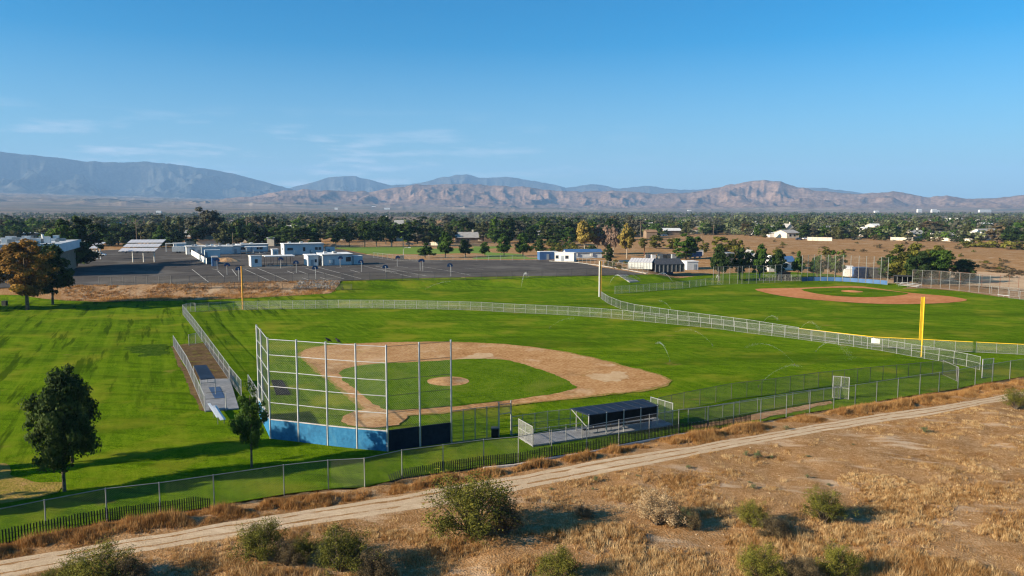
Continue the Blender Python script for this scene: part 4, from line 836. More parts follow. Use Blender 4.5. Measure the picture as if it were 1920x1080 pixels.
def porch(label, u0, v0, u1, dpt, h, n=4, benches=0):
    P0 = at(u0, v0); L = solve_len(P0, u1); t = thing('shade_shelter', P0, label, 'shelter', None, GA)
    MB().box(-.4, L + .4, -.4, dpt + .4, h, h + .22).build('roof', M['whiteroof'], t)
    MB().box(0, L, 0, dpt, -.5, .06).build('floor_slab', M['concrete'], t)
    for i in range(n):
        for y in (.2, dpt - .2): MB().tube([(.2 + (L - .4) * i / (n - 1), y, .06), (.2 + (L - .4) * i / (n - 1), y, h)], .075, 6).build('post', M['darkmetal'] if benches else M['whitepole'], t)
    for i in range(benches):
        x = L * (.2 + .5 * i / max(1, benches - 1)); q = t.matrix_world
        pt = thing('picnic_table', P0 + Vector((math.cos(GA) * x - math.sin(GA) * dpt * .5, math.sin(GA) * x + math.cos(GA) * dpt * .5, .06)), 'dark picnic table under the white shade roof, ' + ('on the shed side' if i == 0 else 'on the classroom side'), 'table', 'picnic tables under the shelter', GA)
        MB().box(-1, 1, -.4, .4, .70, .76).build('tabletop', M['darkmetal'], pt)
        for s in (-1, 1):
            MB().box(-1, 1, s * .78 - .14, s * .78 + .14, .42, .46).build('seat', M['darkmetal'], pt); MB().beam((-.7 * s, -.8, .42), (-.7 * s, .8, .42), .07, .07).build('leg', M['darkmetal'], pt); MB().tube([(s * .7, 0, 0), (s * .7, 0, .7)], .06).build('leg', M['darkmetal'], pt)
porch('low white porch roof in front of the short portable classroom', 462, 476, 500, 4, 2.9, 4)
building('storage_container', 'white storage container with a corrugated roof edge', 'container', 384, 482.5, 413, 2.6, 2.9, 'whitewall', 'whiteroof', over=.05, fascia=.1, doors=(.1,))
building('storage_container', 'pale blue storage container parked behind the white one', 'container', 378, 478, 438, 3, 3.3, 'greywall', 'whiteroof', over=.08, fascia=.12, doors=(.4,))
building('school_building', 'tall white portable building with blue windows, its end wall sunlit', 'school building', 533, 478.5, 607, 9, 4.6, 'greywall', 'whiteroof', over=.25, wins=[(.08, .22, 2.0, 3.1), (.47, .53, 1.5, 3.3), (.78, .85, 2.0, 3.2), (.87, .94, 2.0, 3.2)], sidewins=[(.3, .5, 1.9, 3.0)], doors=(.67,))
building('shed', 'small white shed with one window in front of the picnic shelter', 'shed', 471, 500.5, 491, 6.5, 3.6, 'whitewall', 'whiteroof', over=.2, slope=-.3, wins=[(.35, .62, 1.3, 2.6)])
porch('flat white shade roof on dark posts over picnic tables', 499, 500, 551, 6, 3.4, 5, 2)
building('school_building', 'low white classroom block with a dark window and a roof cooler', 'school building', 605, 498.5, 661, 9, 3.7, 'greywall', 'whiteroof', over=.3, slope=.2, wins=[(.78, .95, 1.3, 2.9)], doors=(.35,), vents=1)
building('school_building', 'small white end block joined to the low classrooms', 'school building', 578, 498.8, 597, 8, 3.5, 'whitewall', 'whiteroof', over=.3, doors=(.4,), wins=[(.65, .85, 1.2, 2.3)])
building('storage_container', 'blue grey container at the end of the low classrooms', 'container', 663, 496, 680, 3, 3.0, 'greywall', 'whiteroof', over=.06, fascia=.1)
building('storage_container', 'blue container with a dark opening behind the white trailer office', 'container', 1012, 486.8, 1046, 4, 3.0, 'bluetarp', 'whiteroof', over=.06, fascia=.12, doors=(.45,), ang=R(12))
building('trailer_office', 'bright white trailer office with two dark windows beside the asphalt', 'trailer', 1040, 489.5, 1076, 3.5, 3.2, 'whitepole', 'whiteroof', over=.15, fascia=.15, wins=[(.05, .20, 1.0, 2.2), (.55, .72, 1.0, 2.2)], doors=(.40,), ang=R(-20))
building('shed', 'long blue roofed shed behind the trailer office', 'shed', 1062, 484.5, 1129, 8, 2.2, 'greywall', 'bluetarp', rh=1.2, over=.3, ang=R(6))
strip_box('kerb', [tuple(at(u, v)) for u, v in ((1030, 489.5), (1078, 492), (1123, 497.5), (1170, 505), (1212, 513))], .5, .14, M['concrete'], 'structure')
# greenhouse and shade house
def greenhouse(label, u0, v0, u1, d, h, rh, roof_m, wall_m, ribs, rib_m, ang):
    P0 = at(u0, v0); L = solve_len(P0, u1, ang); t = thing('greenhouse', P0, label, 'greenhouse', None, ang)
    mb = MB().add([(0, 0, 0), (L, 0, 0), (L, 0, h), (0, 0, h)], [(0, 1, 2, 3)]).add([(0, d, 0), (L, d, 0), (L, d, h), (0, d, h)], [(3, 2, 1, 0)])
    for x in (0, L): mb.add([(x, 0, 0), (x, d, 0), (x, d, h), (x, d / 2, h + rh), (x, 0, h)], [(0, 1, 2, 3, 4) if x else (4, 3, 2, 1, 0)])
    mb.build('wall', M[wall_m], t)
    n = ribs
    for k in range(n):
        x0, x1 = L * k / n + .04, L * (k + 1) / n - .04
        for s in (0, 1):
            y0 = -.15 if s == 0 else d + .15
            v = [(x0, y0, h - .1), (x1, y0, h - .1), (x1, d / 2, h + rh), (x0, d / 2, h + rh)]; v += [(a, b_, c + .06) for a, b_, c in v]
            MB().add(v, [(3, 2, 1, 0), (4, 5, 6, 7), (0, 1, 5, 4), (1, 2, 6, 5), (2, 3, 7, 6), (3, 0, 4, 7)]).build('roof_panel', M[roof_m], t)
    for k in range(n + 1): MB().box(L * k / n - .1, L * k / n + .1, -.10, -.01, 0, h - .12).build('post', M[rib_m], t)
    return t
greenhouse('pale glazed greenhouse with white posts beside the asphalt yard', 1178, 503.5, 1222, 8, 2.2, 1.1, 'solar', 'polywall', 8, 'whitepole', R(-22))
greenhouse('open shade house with a dark slatted roof beside the pale greenhouse', 1229, 510.5, 1283, 8, 2.6, 1.6, 'darkmetal', 'darkmetal', 7, 'pole', R(12))
building('shed', 'small white shed at the corner of the shade house', 'shed', 1237, 512.5, 1246, 2.5, 2.2, 'whitepole', 'whiteroof', over=.1, ang=R(5), doors=(.5,))
building('storage_container', 'dark blue box standing in front of the shade house', 'container', 1250, 513.5, 1262, 2.5, 2.5, 'bluetarp', 'bluetarp', over=.05, ang=R(5), doors=(.3,))
building('shed', 'white shed with a blue grey door behind the shade house', 'shed', 1288, 507, 1309, 5, 3.0, 'greywall', 'whiteroof', over=.15, ang=R(10), doors=(.7,))
strip_box('wall', [tuple(at(u, v)) for u, v in ((1160, 492), (1215, 491), (1290, 494.5))], .3, .9, M['cream'], 'structure')
for i, (u, v, w_, h_, m, lab) in enumerate(((1212, 485.5, 1.5, 1.7, 'cream', 'cream feed box beside the rusty pole'), (1219, 485, 1.6, 1.6, 'tank', 'pale wooden crate beside the cream feed box'), (1225, 487, 1.6, 2.0, 'tank', 'white bin in front of the crate row'), (1238, 484.5, 2.0, 1.7, 'cream', 'cream crate with a dark open side'), (1246, 484.5, 1.5, 1.6, 'brownwall', 'brown crate in the middle of the crate row'), (1255, 485, 1.5, 1.8, 'darkmetal', 'dark cabinet in the crate row'), (1263, 485.5, 1.8, 1.9, 'door', 'grey cabinet at the end of the crate row by the tall green tree'), (1310, 479.5, 3.6, 2.4, 'tank', 'pale hutch behind the blue tank'))):
    t = thing('crate', at(u, v), lab, 'crate', 'crates by the dirt yard', R(10))
    MB().box(-w_ / 2, w_ / 2, -.7, .7, 0, h_).build('body', M[m], t); MB().box(-w_ / 2 - .06, w_ / 2 + .06, -.76, .76, h_ + .002, h_ + .1).build('lid', M['galv'], t)
t = thing('tank', at(1303, 485.5), 'pale blue water tank on a stand beside the tall green tree', 'tank', None, R(8))
MB().box(-2.6, 2.6, -1, 1, 1.0, 2.9).build('body', M['bluetarp'], t); [MB().box(x - .12, x + .12, -.8, .8, 0, .995).build('leg', M['galv'], t) for x in (-2, 0, 2)]
building('shed', 'white barn glimpsed between the round field trees', 'shed', 1441, 509, 1452, 7, 4.2, 'whitepole', 'whiteroof', rh=1.2, ridge='y', ang=R(5))
building('shed', 'white store with a blue roof behind the field trees', 'shed', 1474, 506, 1488, 5, 3.2, 'whitepole', 'bluetarp', rh=1.5, ang=R(5), over=.5)
building('shed', 'small white gable end behind the second field tree', 'shed', 1405, 497, 1415, 5, 4.5, 'whitepole', 'greyroof', rh=1.0, ridge='y', ang=R(5))
building('shed', 'dark open hay shed between two field trees', 'shed', 1363, 498, 1375, 6, 4.5, 'darkmetal', 'galv', over=.3, ang=R(5))
building('shed', 'bright blue storage shed behind the far backstop', 'shed', 1604, 520.5, 1629, 4, 3.0, 'bluetarp', 'bluetarp', over=.1, ang=R(-8))
building('shed', 'dark end of the shed row behind the far backstop', 'shed', 1630, 521.5, 1661, 4, 2.9, 'darkmetal', 'darkmetal', over=.1, ang=R(-8))
building('shed', 'pale green tarpaulin shed beside the bright blue one', 'shed', 1583, 517.5, 1601, 3, 2.2, 'tank', 'whiteroof', over=.1, slope=.8, ang=R(-14))
building('dugout', 'dark boxed dugout of the second field behind the tall fence', 'dugout', 1465, 526.5, 1482, 4, 2.4, 'black', 'black', over=.1, ang=R(3))
def flat_dug(label, u0, v0, u1, d, h, ang, m='darkmetal'):
    P0 = at(u0, v0); L = solve_len(P0, u1, ang); t = thing('dugout', P0, label, 'dugout', None, ang)
    MB().box(-.2, L + .2, -.2, d + .2, h, h + .2).build('roof', M[m], t); MB().box(0, L, d - .1, d, .3, h).build('back_panel', M['black'], t)
    for i in range(4):
        x = L * i / 3; MB().tube([(x, .1, 0), (x, .1, h)], .06).build('post', M['galv'], t)
    MB().box(.2, L - .2, d - .8, d - .4, .42, .48).build('bench_seat', M['alu'], t)
flat_dug('dark flat dugout roof on posts behind the white bench rows', 1682, 534, 1711, 3, 2.5, R(-8))
flat_dug('blue grey dugout roof under the large tree clump', 1712, 531, 1722, 3, 2.6, R(-8), 'blueroof')

# houses of the town beyond
HS = [('house', 'brown hip roofed house directly behind the blue portable classrooms', 'house', 368, 460.5, 413, 12, 3.0, 'cream', 'brownroof', dict(rh=2.2, hip=True, over=.8)),
      ('house', 'lower brown roofed wing in front of the tall grey green tree', 'house', 347, 460, 366, 9, 2.8, 'cream', 'brownroof', dict(rh=1.4, over=.6)),
      ('house', 'small brown roofed house behind the solar carport', 'house', 283, 462, 302, 10, 2.8, 'brownwall', 'brownroof', dict(rh=1.8, hip=True, over=.6)),
      ('house', 'pale gabled roof among dark trees behind the pine', 'house', 200, 449, 224, 12, 3.2, 'greywall', 'greyroof', dict(rh=2.6, over=.6)),
      ('house', 'pale blue barn between the two pointed trees', 'house', 299, 438, 313, 14, 5.0, 'greywall', 'greyroof', dict(rh=2.5, over=.5)),
      ('house', 'white walled house with a grey roof beside the tall grey green tree', 'house', 346, 450, 360, 10, 4.2, 'whitepole', 'greyroof', dict(rh=1.8)),
      ('house', 'cream house with a porch behind the utility pole', 'house', 455, 455, 486, 12, 3.4, 'cream', 'greyroof', dict(rh=1.6, over=.8, wins=[(.2, .35, 1, 2.2)])),
      ('house', 'cream walled garage beside the big dark tree row', 'house', 501, 461, 514, 7, 4.2, 'cream', 'whiteroof', dict()),
      ('house', 'white gabled church end among the trees beyond the park', 'church', 721, 428, 730, 16, 7.5, 'whitepole', 'greyroof', dict(rh=5, ridge='y')),
      ('house', 'blue grey roofed hall beside the white gabled church', 'church', 739, 430, 756, 14, 5.0, 'cream', 'greyroof', dict(rh=4.0)),
      ('house', 'long dark roofed house with a cream chimney beyond the park lawn', 'house', 856, 455, 896, 12, 3.2, 'brownwall', 'greyroof', dict(rh=2.8, over=.8, chimney=.8, wins=[(.2, .3, 1, 2.2), (.5, .6, 1, 2.2)])),
      ('house', 'low grey house next to the chimney house', 'house', 896, 452, 908, 10, 3.0, 'cream', 'greyroof', dict(rh=2.0)),
      ('house', 'white fronted house among dark trees behind the park pines', 'house', 1003, 446, 1027, 10, 3.4, 'whitepole', 'greyroof', dict(rh=1.4, wins=[(.3, .42, 1, 2.2), (.6, .75, 1, 2.2)])),
      ('house', 'long low house with a pale roof at the edge of the dry field', 'house', 1245, 440.5, 1277, 12, 3.4, 'brownwall', 'whiteroof', dict(rh=1.6, over=.8)),
      ('house', 'small cream and red house with a gable at the edge of the dry field', 'house', 1298, 438, 1318, 10, 3.4, 'cream', 'brownroof', dict(rh=1.6)),
      ('house', 'white mobile home at the far edge of the dry field', 'mobile home', 1368, 438, 1386, 5, 4.0, 'whitepole', 'whiteroof', dict(wins=[(.2, .35, 1.4, 2.6), (.6, .75, 1.4, 2.6)])),
      ('house', 'long white house with a grey roof and a broad sunlit gable', 'house', 1475, 446.5, 1498, 16, 3.6, 'cream', 'greyroof', dict(rh=1.8, over=.6, wins=[(.2, .35, 1.2, 2.6), (.55, .7, 1.2, 2.6)])),
      ('house', 'cream gabled house with a chimney behind the long white house', 'house', 1474, 437, 1489, 12, 4.0, 'cream', 'greyroof', dict(rh=3.6, ridge='y', chimney=.9)),
      ('house', 'pale flat roofed building left open beside the long white house', 'house', 1443, 445, 1460, 8, 3.0, 'tank', 'whiteroof', dict()),
      ('house', 'cluster house with a white roof behind dark hedges', 'house', 1624, 443, 1640, 12, 4.2, 'whitepole', 'whiteroof', dict(rh=2.4)),
      ('house', 'white two level house beside a round green tree', 'house', 1639, 437, 1655, 12, 6.0, 'cream', 'whiteroof', dict(rh=1.6, wins=[(.3, .5, 3, 4.4)])),
      ('house', 'grey roofed bungalow with a chimney behind the cream garden wall', 'house', 1714, 449, 1737, 12, 3.6, 'cream', 'greyroof', dict(rh=2.4, chimney=.7)),
      ('house', 'long flat verandah roof next to the grey bungalow', 'house', 1738, 448, 1772, 8, 3.2, 'brownwall', 'greyroof', dict(over=.9)),
      ('house', 'pale roofed house behind the eastern garden wall', 'house', 1815, 446, 1838, 10, 3.4, 'cream', 'whiteroof', dict(rh=1.8)),
      ('house', 'large grey roofed house with a white front among bushes', 'house', 1846, 451, 1879, 14, 4.4, 'whitepole', 'greyroof', dict(rh=2.8, wins=[(.1, .25, 1.2, 2.8), (.45, .6, 1.2, 2.8)])),
      ('warehouse', 'white flat warehouse rising above the distant trees', 'warehouse', 1798, 421, 1822, 25, 8, 'whitepole', 'whiteroof', dict()),
      ('warehouse', 'long low white warehouse on the distant tree line', 'warehouse', 1853, 419, 1871, 25, 5, 'whitepole', 'whiteroof', dict()),
      ('house', 'white van sized outbuilding under dark trees beyond the school road', 'shed', 607, 441, 616, 8, 3.6, 'whitepole', 'whiteroof', dict()),
      ('house', 'cream bungalow glimpsed between the dark trunks', 'house', 743, 452, 754, 9, 3.6, 'cream', 'greyroof', dict(rh=1.4)),
      ('house', 'pale roofed house low among the orchard trees', 'house', 960, 440, 968, 9, 3.4, 'whitepole', 'whiteroof', dict(rh=1)),
      ('house', 'orange brown barn beside the bare poplars', 'shed', 1212, 446, 1232, 9, 4.0, 'brownwall', 'brownroof', dict(rh=1.4))]
for nm, lab, cat, u0, v0, u1, d, h, wl_, rf_, kw in HS:
    building(nm, lab.replace(' left open', ''), cat, u0, v0, u1, d, h, wl_, rf_, ang=R(random.choice((4, 8, 12))), **kw)
# small houses of the town, copies of four built ones
TH_ = ((14, 9, 'cream', 'greyroof', 2.0, False), (12, 10, 'whitewall', 'whiteroof', 1.6, False), (16, 9, 'brownwall', 'brownroof', 2.2, True), (13, 8, 'greywall', 'greyroof', 1.8, False))
HM = [(230, 'behind the dark pine'), (345, 'behind the solar carport'), (430, 'around the tallest grey green tree'), (520, 'behind the portable classrooms'), (620, 'behind the tall portable'), (740, 'beyond the park road row'), (850, 'beyond the two bare poles'), (960, 'around the chimney house'), (1070, 'beyond the park row of trees'), (1200, 'behind the poplars'), (1320, 'behind the long low house'), (1440, 'beyond the mobile home'), (1560, 'around the long white house'), (1680, 'behind the long garden wall'), (1800, 'around the grey bungalow'), (9999, 'by the distant warehouses')]
HD_IN = lambda u: np.interp(u, [-200, 300, 600, 960, 1150, 1300, 1440, 1560, 1700, 1800, 2150], [440, 450, 470, 490, 600, 640, 600, 550, 520, 500, 460])
HPOS = []; hs_done = {}; kk = 0
while len(HPOS) < 84:
    u = random.uniform(120, 1960); D_ = HD_IN(u) + 620 * random.random() ** 1.5; x = (u - 960) / FPX * (D_ * CP + 19.5 * SP)
    if any((x - a) ** 2 + (D_ - b_) ** 2 < 26 ** 2 for a, b_ in HPOS): continue
    HPOS.append((x, D_)); q = kk % 4; kk += 1; w_, d_, wl_, rf_, rh_, hip = TH_[q]
    lab = ('cream', 'white', 'brown', 'grey')[q] + ' house with a ' + ('grey', 'pale', 'brown', 'grey')[q] + ' roof, ' + ('close' if D_ < 620 else ('midway' if D_ < 800 else 'far')) + ' ' + next(m for a, m in HM if u < a)
    rz = random.choice((5, 10, 95, 100, -5)); p = Vector((x, D_, ZP - .1))
    if q not in hs_done:
        t_, L_ = building('town_house', lab, 'house', 1300, 460, 1335, d_, 3.1, wl_, rf_, rh=rh_, hip=hip, over=.6, wins=[(.12, .26, 1, 2.2), (.62, .78, 1, 2.2)], doors=(.45,), group='small houses of the town')
        t_.location = p; t_.rotation_euler = (0, 0, R(rz)); t_.scale = (w_ / L_, 1, 1); hs_done[q] = t_
    else:
        c = hs_done[q].copy(); COL.objects.link(c); c.location = p; c.rotation_euler = (0, 0, R(rz)); c['label'] = lab
        for ch in hs_done[q].children:
            e = ch.copy(); COL.objects.link(e); e.parent = c
            for g_ in ch.children: f_ = g_.copy(); COL.objects.link(f_); f_.parent = e
for lab, pts, h in (('long white garden wall beside the dry field', [(1514, 451), (1560, 452)], 2.2), ('cream garden wall in front of the grey bungalow', [(1743, 451), (1783, 452.5)], 2.0), ('cream garden wall between two shrubs', [(1803, 454), (1825, 455)], 2.2), ('short pale garden wall beside dark hedges', [(1670, 450.5), (1712, 451.5)], 2.0), ('pale wall along the road beyond the park lawn', [(805, 460), (822, 460.5)], 1.8)):
    P = [at(u, v) for u, v in pts]; t = thing('garden_wall', P[0], lab, 'wall', 'garden walls of the town'); n_ = 5
    for k in range(n_):
        a, b_ = P[0].lerp(P[1], k / n_) - P[0], P[0].lerp(P[1], (k + 1) / n_) - P[0]
        MB().beam(a + Vector((0, 0, h / 2)), b_ + Vector((0, 0, h / 2)), .25, h).build('wall_panel', M['cream'], t)
        MB().box(a.x - .2, a.x + .2, a.y - .2, a.y + .2, 0, h + .15).build('pier', M['cream'], t)
# white specks of buildings far out on the valley floor
zv = lambda r_, th_: 2.2 + float(np.interp(th_, [-.8, -.55, -.3, -.1, .1, .8], [210, 190, 120, 60, 25, 20])) * float(sstep((r_ - 2200) / 8500)) ** 1.3
for u, r_, w_, h_, lab in ((301, 3600, 20, 7, 'tiny white shed far out on the grey valley floor'), (632, 5200, 20, 10, 'tiny pale shed on the valley floor above the classrooms'), (702, 6000, 28, 16, 'bright white block at the foot of the mountains'), (727, 5600, 40, 9, 'low white farm sheds beside the bright block'), (881, 6400, 26, 10, 'small white farm below the middle mountains'), (896, 7000, 24, 10, 'pale farm shed higher on the slope'), (1291, 5600, 24, 8, 'white farm shed behind the poplars on the valley floor'), (1720, 5000, 26, 16, 'white silo block near the distant tree line'), (1747, 4900, 30, 15, 'pair of pale silos on the distant plain'), (1752, 4950, 34, 9, 'low white plant building beside the silos'), (1842, 5200, 75, 12, 'long white distant factory on the plain'), (1640, 4700, 25, 8, 'small pale ranch on the distant plain')):
    th_ = math.atan((u - 960) / FPX); p = Vector((r_ * math.sin(th_), r_ * math.cos(th_), zv(r_, th_)))
    t = thing('distant_building', p, lab, 'building', 'white buildings on the valley floor', R(10)); MB().box(-w_ / 2, w_ / 2, -6, 6, -3, h_).build('wall', M['whitepole'], t)
    MB().add([(-w_ / 2 - .5, -6.5, h_), (w_ / 2 + .5, -6.5, h_), (w_ / 2 + .5, 6.5, h_), (-w_ / 2 - .5, 6.5, h_), (-w_ / 2, 0, h_ + 2.5), (w_ / 2, 0, h_ + 2.5)], [(0, 1, 5, 4), (2, 3, 4, 5), (1, 2, 5), (3, 0, 4), (3, 2, 1, 0)]).build('roof', M['whiteroof'], t)

# ------------------------------------------------------------------ basketball hoops
def make_hoop():
    t = thing('basketball_hoop', (0, 0, 0), '', 'basketball hoop', 'basketball hoops on the school yard')
    MB().tube([(0, 0, 0), (0, 0, 2.75), (0, -.35, 3.15), (0, -1.0, 3.25)], .085, 8).build('pole', M['pole'], t)
    n = 10; v = [(-.85, -1.02, 2.75), (.85, -1.02, 2.75)] + [(.85 * math.cos(math.pi * i / n), -1.02, 3.05 + .75 * math.sin(math.pi * i / n)) for i in range(n + 1)]
    k = len(v); v += [(x, y - .05, z) for x, y, z in v]; order = [0, 1] + list(range(2, k))
    MB().add(v, [tuple(order), tuple(k + i for i in order[::-1])] + [(order[i], k + order[i], k + order[(i + 1) % k], order[(i + 1) % k]) for i in range(k)]).build('backboard', M['dullblue'], t)
    MB().tube([(.23 * math.cos(a), -1.35 + .23 * math.sin(a), 2.95) for a in np.linspace(0, 2 * math.pi, 13)], .02, 5, cap=False).build('rim', M['orange'], t)
    return t
def copy_thing(src, loc, rz=0.0, label=None, group=None, sc=None):
    r_ = src.copy(); COL.objects.link(r_); r_.location = loc; r_.rotation_euler = (0, 0, rz)
    if sc: r_.scale = sc
    if label: r_['label'] = label
    if group: r_['group'] = group
    for ch in src.children:
        c = ch.copy(); COL.objects.link(c); c.parent = r_
        for g_ in ch.children:
            d_ = g_.copy(); COL.objects.link(d_); d_.parent = c
    return r_
H0 = make_hoop()
for i, (u, v, rz, lab) in enumerate(((407.5, 505, 20, 'hoop beside the dirt heap and the storage containers'), (426, 516, 25, 'hoop in front of the dirt heap, second in from the solar carport'), (448, 526, 200, 'hoop just beside the orange foul pole'), (526.5, 503, 20, 'hoop standing in front of the picnic shelter'), (556, 511.5, 200, 'hoop between the shelter and the low classrooms'), (592, 523.5, 200, 'hoop by the dark fence in front of the small end block'), (638, 500.5, 20, 'hoop against the low classrooms, under the dark window'), (678, 510, 200, 'pale hoop in front of the blue grey container'), (724, 521.5, 200, 'hoop nearest the fence, beyond the classroom shadow'), (745, 499.5, 20, 'hoop alone near the edge of the park lawn'), (788, 507, 20, 'back to back hoop facing the park lawn'), (793, 507.5, 200, 'back to back hoop facing the ball field'), (845.5, 518, 200, 'last dark hoop out on the empty asphalt'))):
    lab = lab.replace('nearest', 'closest to') if False else lab.replace('hoop nearest the fence', 'hoop close by the fence')
    p = at(u, v)
    if i == 0: H0.location = p; H0.rotation_euler = (0, 0, R(rz)); H0['label'] = lab
    else: copy_thing(H0, p, R(rz), lab)

# ------------------------------------------------------------------ steps, box, poles, lamps, cars
st = thing('stairway', at(1192, 529.5), 'concrete steps with handrails climbing the grass slope to the asphalt', 'stairs'); os_ = Vector(st.location)
sa, sb = at(1190, 529.5), at(1165, 515.5); dirx = (sb - sa).to_2d().normalized(); nx_ = Vector((dirx.y, -dirx.x)); Ls = (sb - sa).to_2d().length
for k in range(9):
    f = (k + .5) / 9; p = sa.to_2d().lerp(sb.to_2d(), f); z = sa.z + (sb.z - sa.z) * (k + 1) / 9 + .12
    c = [p + dirx * (a * Ls / 18 * .98) + nx_ * b_ for a, b_ in ((-1, -1.6), (1, -1.6), (1, 1.6), (-1, 1.6))]
    MB().add([(q.x - os_.x, q.y - os_.y, zz - os_.z) for zz in (z - 1.0, z) for q in c], [(3, 2, 1, 0), (4, 5, 6, 7), (0, 1, 5, 4), (1, 2, 6, 5), (2, 3, 7, 6), (3, 0, 4, 7)]).build('step', M['concrete'] if k % 2 else M['slab'], st)
for s in (-1.75, 1.75):
    a = Vector((sa.x + nx_.x * s, sa.y + nx_.y * s, sa.z + 1.0)) - os_; b_ = Vector((sb.x + nx_.x * s, sb.y + nx_.y * s, sb.z + 1.15)) - os_
    MB().tube([a, b_], .05, 6).build('handrail', M['darkmetal'], st)
    for k in range(5): q = a.lerp(b_, k / 4); MB().tube([q - Vector((0, 0, 1.25)), q], .04, 5).build('handrail_post', M['darkmetal'], st)
t = thing('utility_box', at(9, 573), 'small dark green utility box standing on the lawn', 'utility box'); MB().box(-.5, .5, -.4, .4, 0, 1.0).build('body', M['picket'], t); MB().box(-.55, .55, -.45, .45, 1.002, 1.1).build('lid', M['picket'], t)
t = thing('cabinet', at(754, 487.5), 'dark cabinet at the edge of the park lawn behind a hoop', 'cabinet'); MB().box(-.7, .7, -.5, .5, 0, 1.7).build('body', M['darkmetal'], t); MB().box(-.75, .75, -.55, .55, 1.702, 1.8).build('lid', M['darkmetal'], t)
def upole(u, v, vt, lab, arms=2, m='wood'):
    p = at(u, v); h = hgt(p, v - vt); t = thing('utility_pole', p, lab, 'utility pole', 'utility poles'); r_ = .19
    MB().tube([(0, 0, 0), (0, 0, h)], [r_ * 1.2, r_ * .8], 7).build('pole', M[m], t)
    for k in range(arms): MB().beam((-1.4, -.1, h - .5 - 1.1 * k), (1.4, -.1, h - .5 - 1.1 * k), .18, .18).build('crossarm', M[m], t)
def lamp(u, v, vt, lab, s=-1):
    p = at(u, v); h = hgt(p, v - vt); t = thing('street_lamp', p, lab, 'street lamp', 'street lamps')
    MB().tube([(0, 0, 0), (0, 0, h - .8), (s * .5, 0, h - .1), (s * 2.0, 0, h)], [.16, .11, .09, .07], 7).build('pole', M['concrete'], t); MB().box(min(s * 2, s * 2.9), max(s * 2, s * 2.9), -.2, .2, h - .12, h + .08).build('lamp_head', M['tank'], t)
upole(36, 440, 413, 'bare utility pole above the cluttered school roof', 0); upole(257, 462, 411, 'tall utility pole with a transformer behind the solar carport', 2)
upole(265, 462, 433, 'short pole beside the tall utility pole', 0); upole(437, 460, 434, 'short timber pole beside the bright green tree', 0); upole(463.5, 459, 411, 'tall timber pole behind the portable classrooms', 1)
upole(734, 463, 443, 'bare pole at the park edge by the dark pines', 0, 'galv'); upole(756, 463, 443, 'second bare pole at the park edge, beside the bungalow', 0, 'galv'); upole(942, 450, 412, 'tall utility pole with two crossarms above the park trees', 2)
upole(1201, 452, 414, 'tall utility pole behind the orange poplar', 2); upole(1208, 486, 460, 'thin rusty pole beside the crates', 0, 'rustpole'); upole(1267, 438, 415, 'utility pole behind the long low house', 1); upole(1337, 450, 422, 'green grey utility pole standing in the dry field', 2); upole(1316, 452, 432, 'thin pole beside the gabled cottage', 0)
lamp(596.5, 459, 431, 'street lamp beside the big dark trees'); lamp(849, 452, 431, 'street lamp above the chimney house'); lamp(967, 446, 429, 'yellowish street lamp beyond the park pines'); lamp(756.5, 486, 464, 'slim lamp on the edge of the park lawn', 1)
def make_car(m, lab):
    t = thing('parked_car', (0, 0, 0), lab, 'car', 'cars parked in the town')
    sec = [(-2.2, .45, .75), (-2.1, .35, .95), (-1.2, .3, 1.0), (1.0, .3, .98), (2.1, .35, .82), (2.25, .45, .6)]
    v = []
    for x, z0, z1 in sec: v += [(x, -.88, z0), (x, .88, z0), (x, .82, z1), (x, -.82, z1)]
    fs = [(0, 1, 2, 3)[::-1], (20, 21, 22, 23)]
    for i in range(5):
        for j in range(4): a = i * 4 + j; b_ = i * 4 + (j + 1) % 4; fs.append((a, b_, b_ + 4, a + 4))
    MB().add(v, fs).build('body', M[m], t)
    c = [(-1.7, 1.0), (-1.1, 1.45), (.3, 1.47), (1.05, .99)]; v = []
    for x, z in c: w = .78 if z < 1.2 else .62; v += [(x, -w, z), (x, w, z)]
    MB().add(v, [(0, 1, 3, 2), (2, 3, 5, 4), (4, 5, 7, 6), (0, 2, 4, 6), (1, 7, 5, 3)]).build('cabin', M['glass'], t)
    MB().box(-1.05, .3, -.6, .6, 1.465, 1.51).build('roof', M[m], t)
    for x in (-1.35, 1.4):
        for y in (-.82, .82): MB().tube([(x, y - .1, .33), (x, y + .1, .33)], .33, 12).build('wheel', M['rubber'], t)
    for y in (-.6, .6): MB().box(2.2, 2.27, y - .18, y + .18, .62, .74).build('headlight', M['tank'], t)
    return t
c0 = make_car('carwhite', 'white car parked in deep shade under the pine beside the school'); c0.location = at(188, 480); c0.rotation_euler = (0, 0, R(10))
for u, v, rz, lab in ((1237, 443, 20, 'white car parked outside the long low house'), (1246, 442.5, 15, 'white car beside another on the dirt track'), (1340, 439, 5, 'white car at the far edge of the dry field'), (1020, 447, 0, 'white car under trees by the white fronted house'), (1010, 447.5, 0, 'white car parked nose in by the white fronted house'), (1272, 440, 30, 'white car at the end of the long low house'), (1511, 449, 10, 'white car next to the long white garden wall')): copy_thing(c0, at(u, v), R(rz), lab)
cb = make_car('carblue', 'dark car parked on the road behind the dark tree row'); cb.location = at(628, 463); cb.rotation_euler = (0, 0, R(5))
for u, v, lab in ((768, 459.5, 'dark car passing beyond the park lawn'), (806, 460, 'dark car stopped at the pale roadside wall'), (1498, 450, 'dark car by the long white house')): copy_thing(cb, at(u, v), R(5), lab)
t = thing('box_trailer', at(335, 474), 'small white box trailer at the end of the car park', 'trailer', None, R(15)); MB().box(-2.6, 2.6, -1.1, 1.1, .6, 2.9).build('body', M['whitepole'], t)
for x in (-.5, .6):
    for y in (-1.0, 1.0): MB().tube([(x, y - .12, .36), (x, y + .12, .36)], .36, 10).build('wheel', M['rubber'], t)
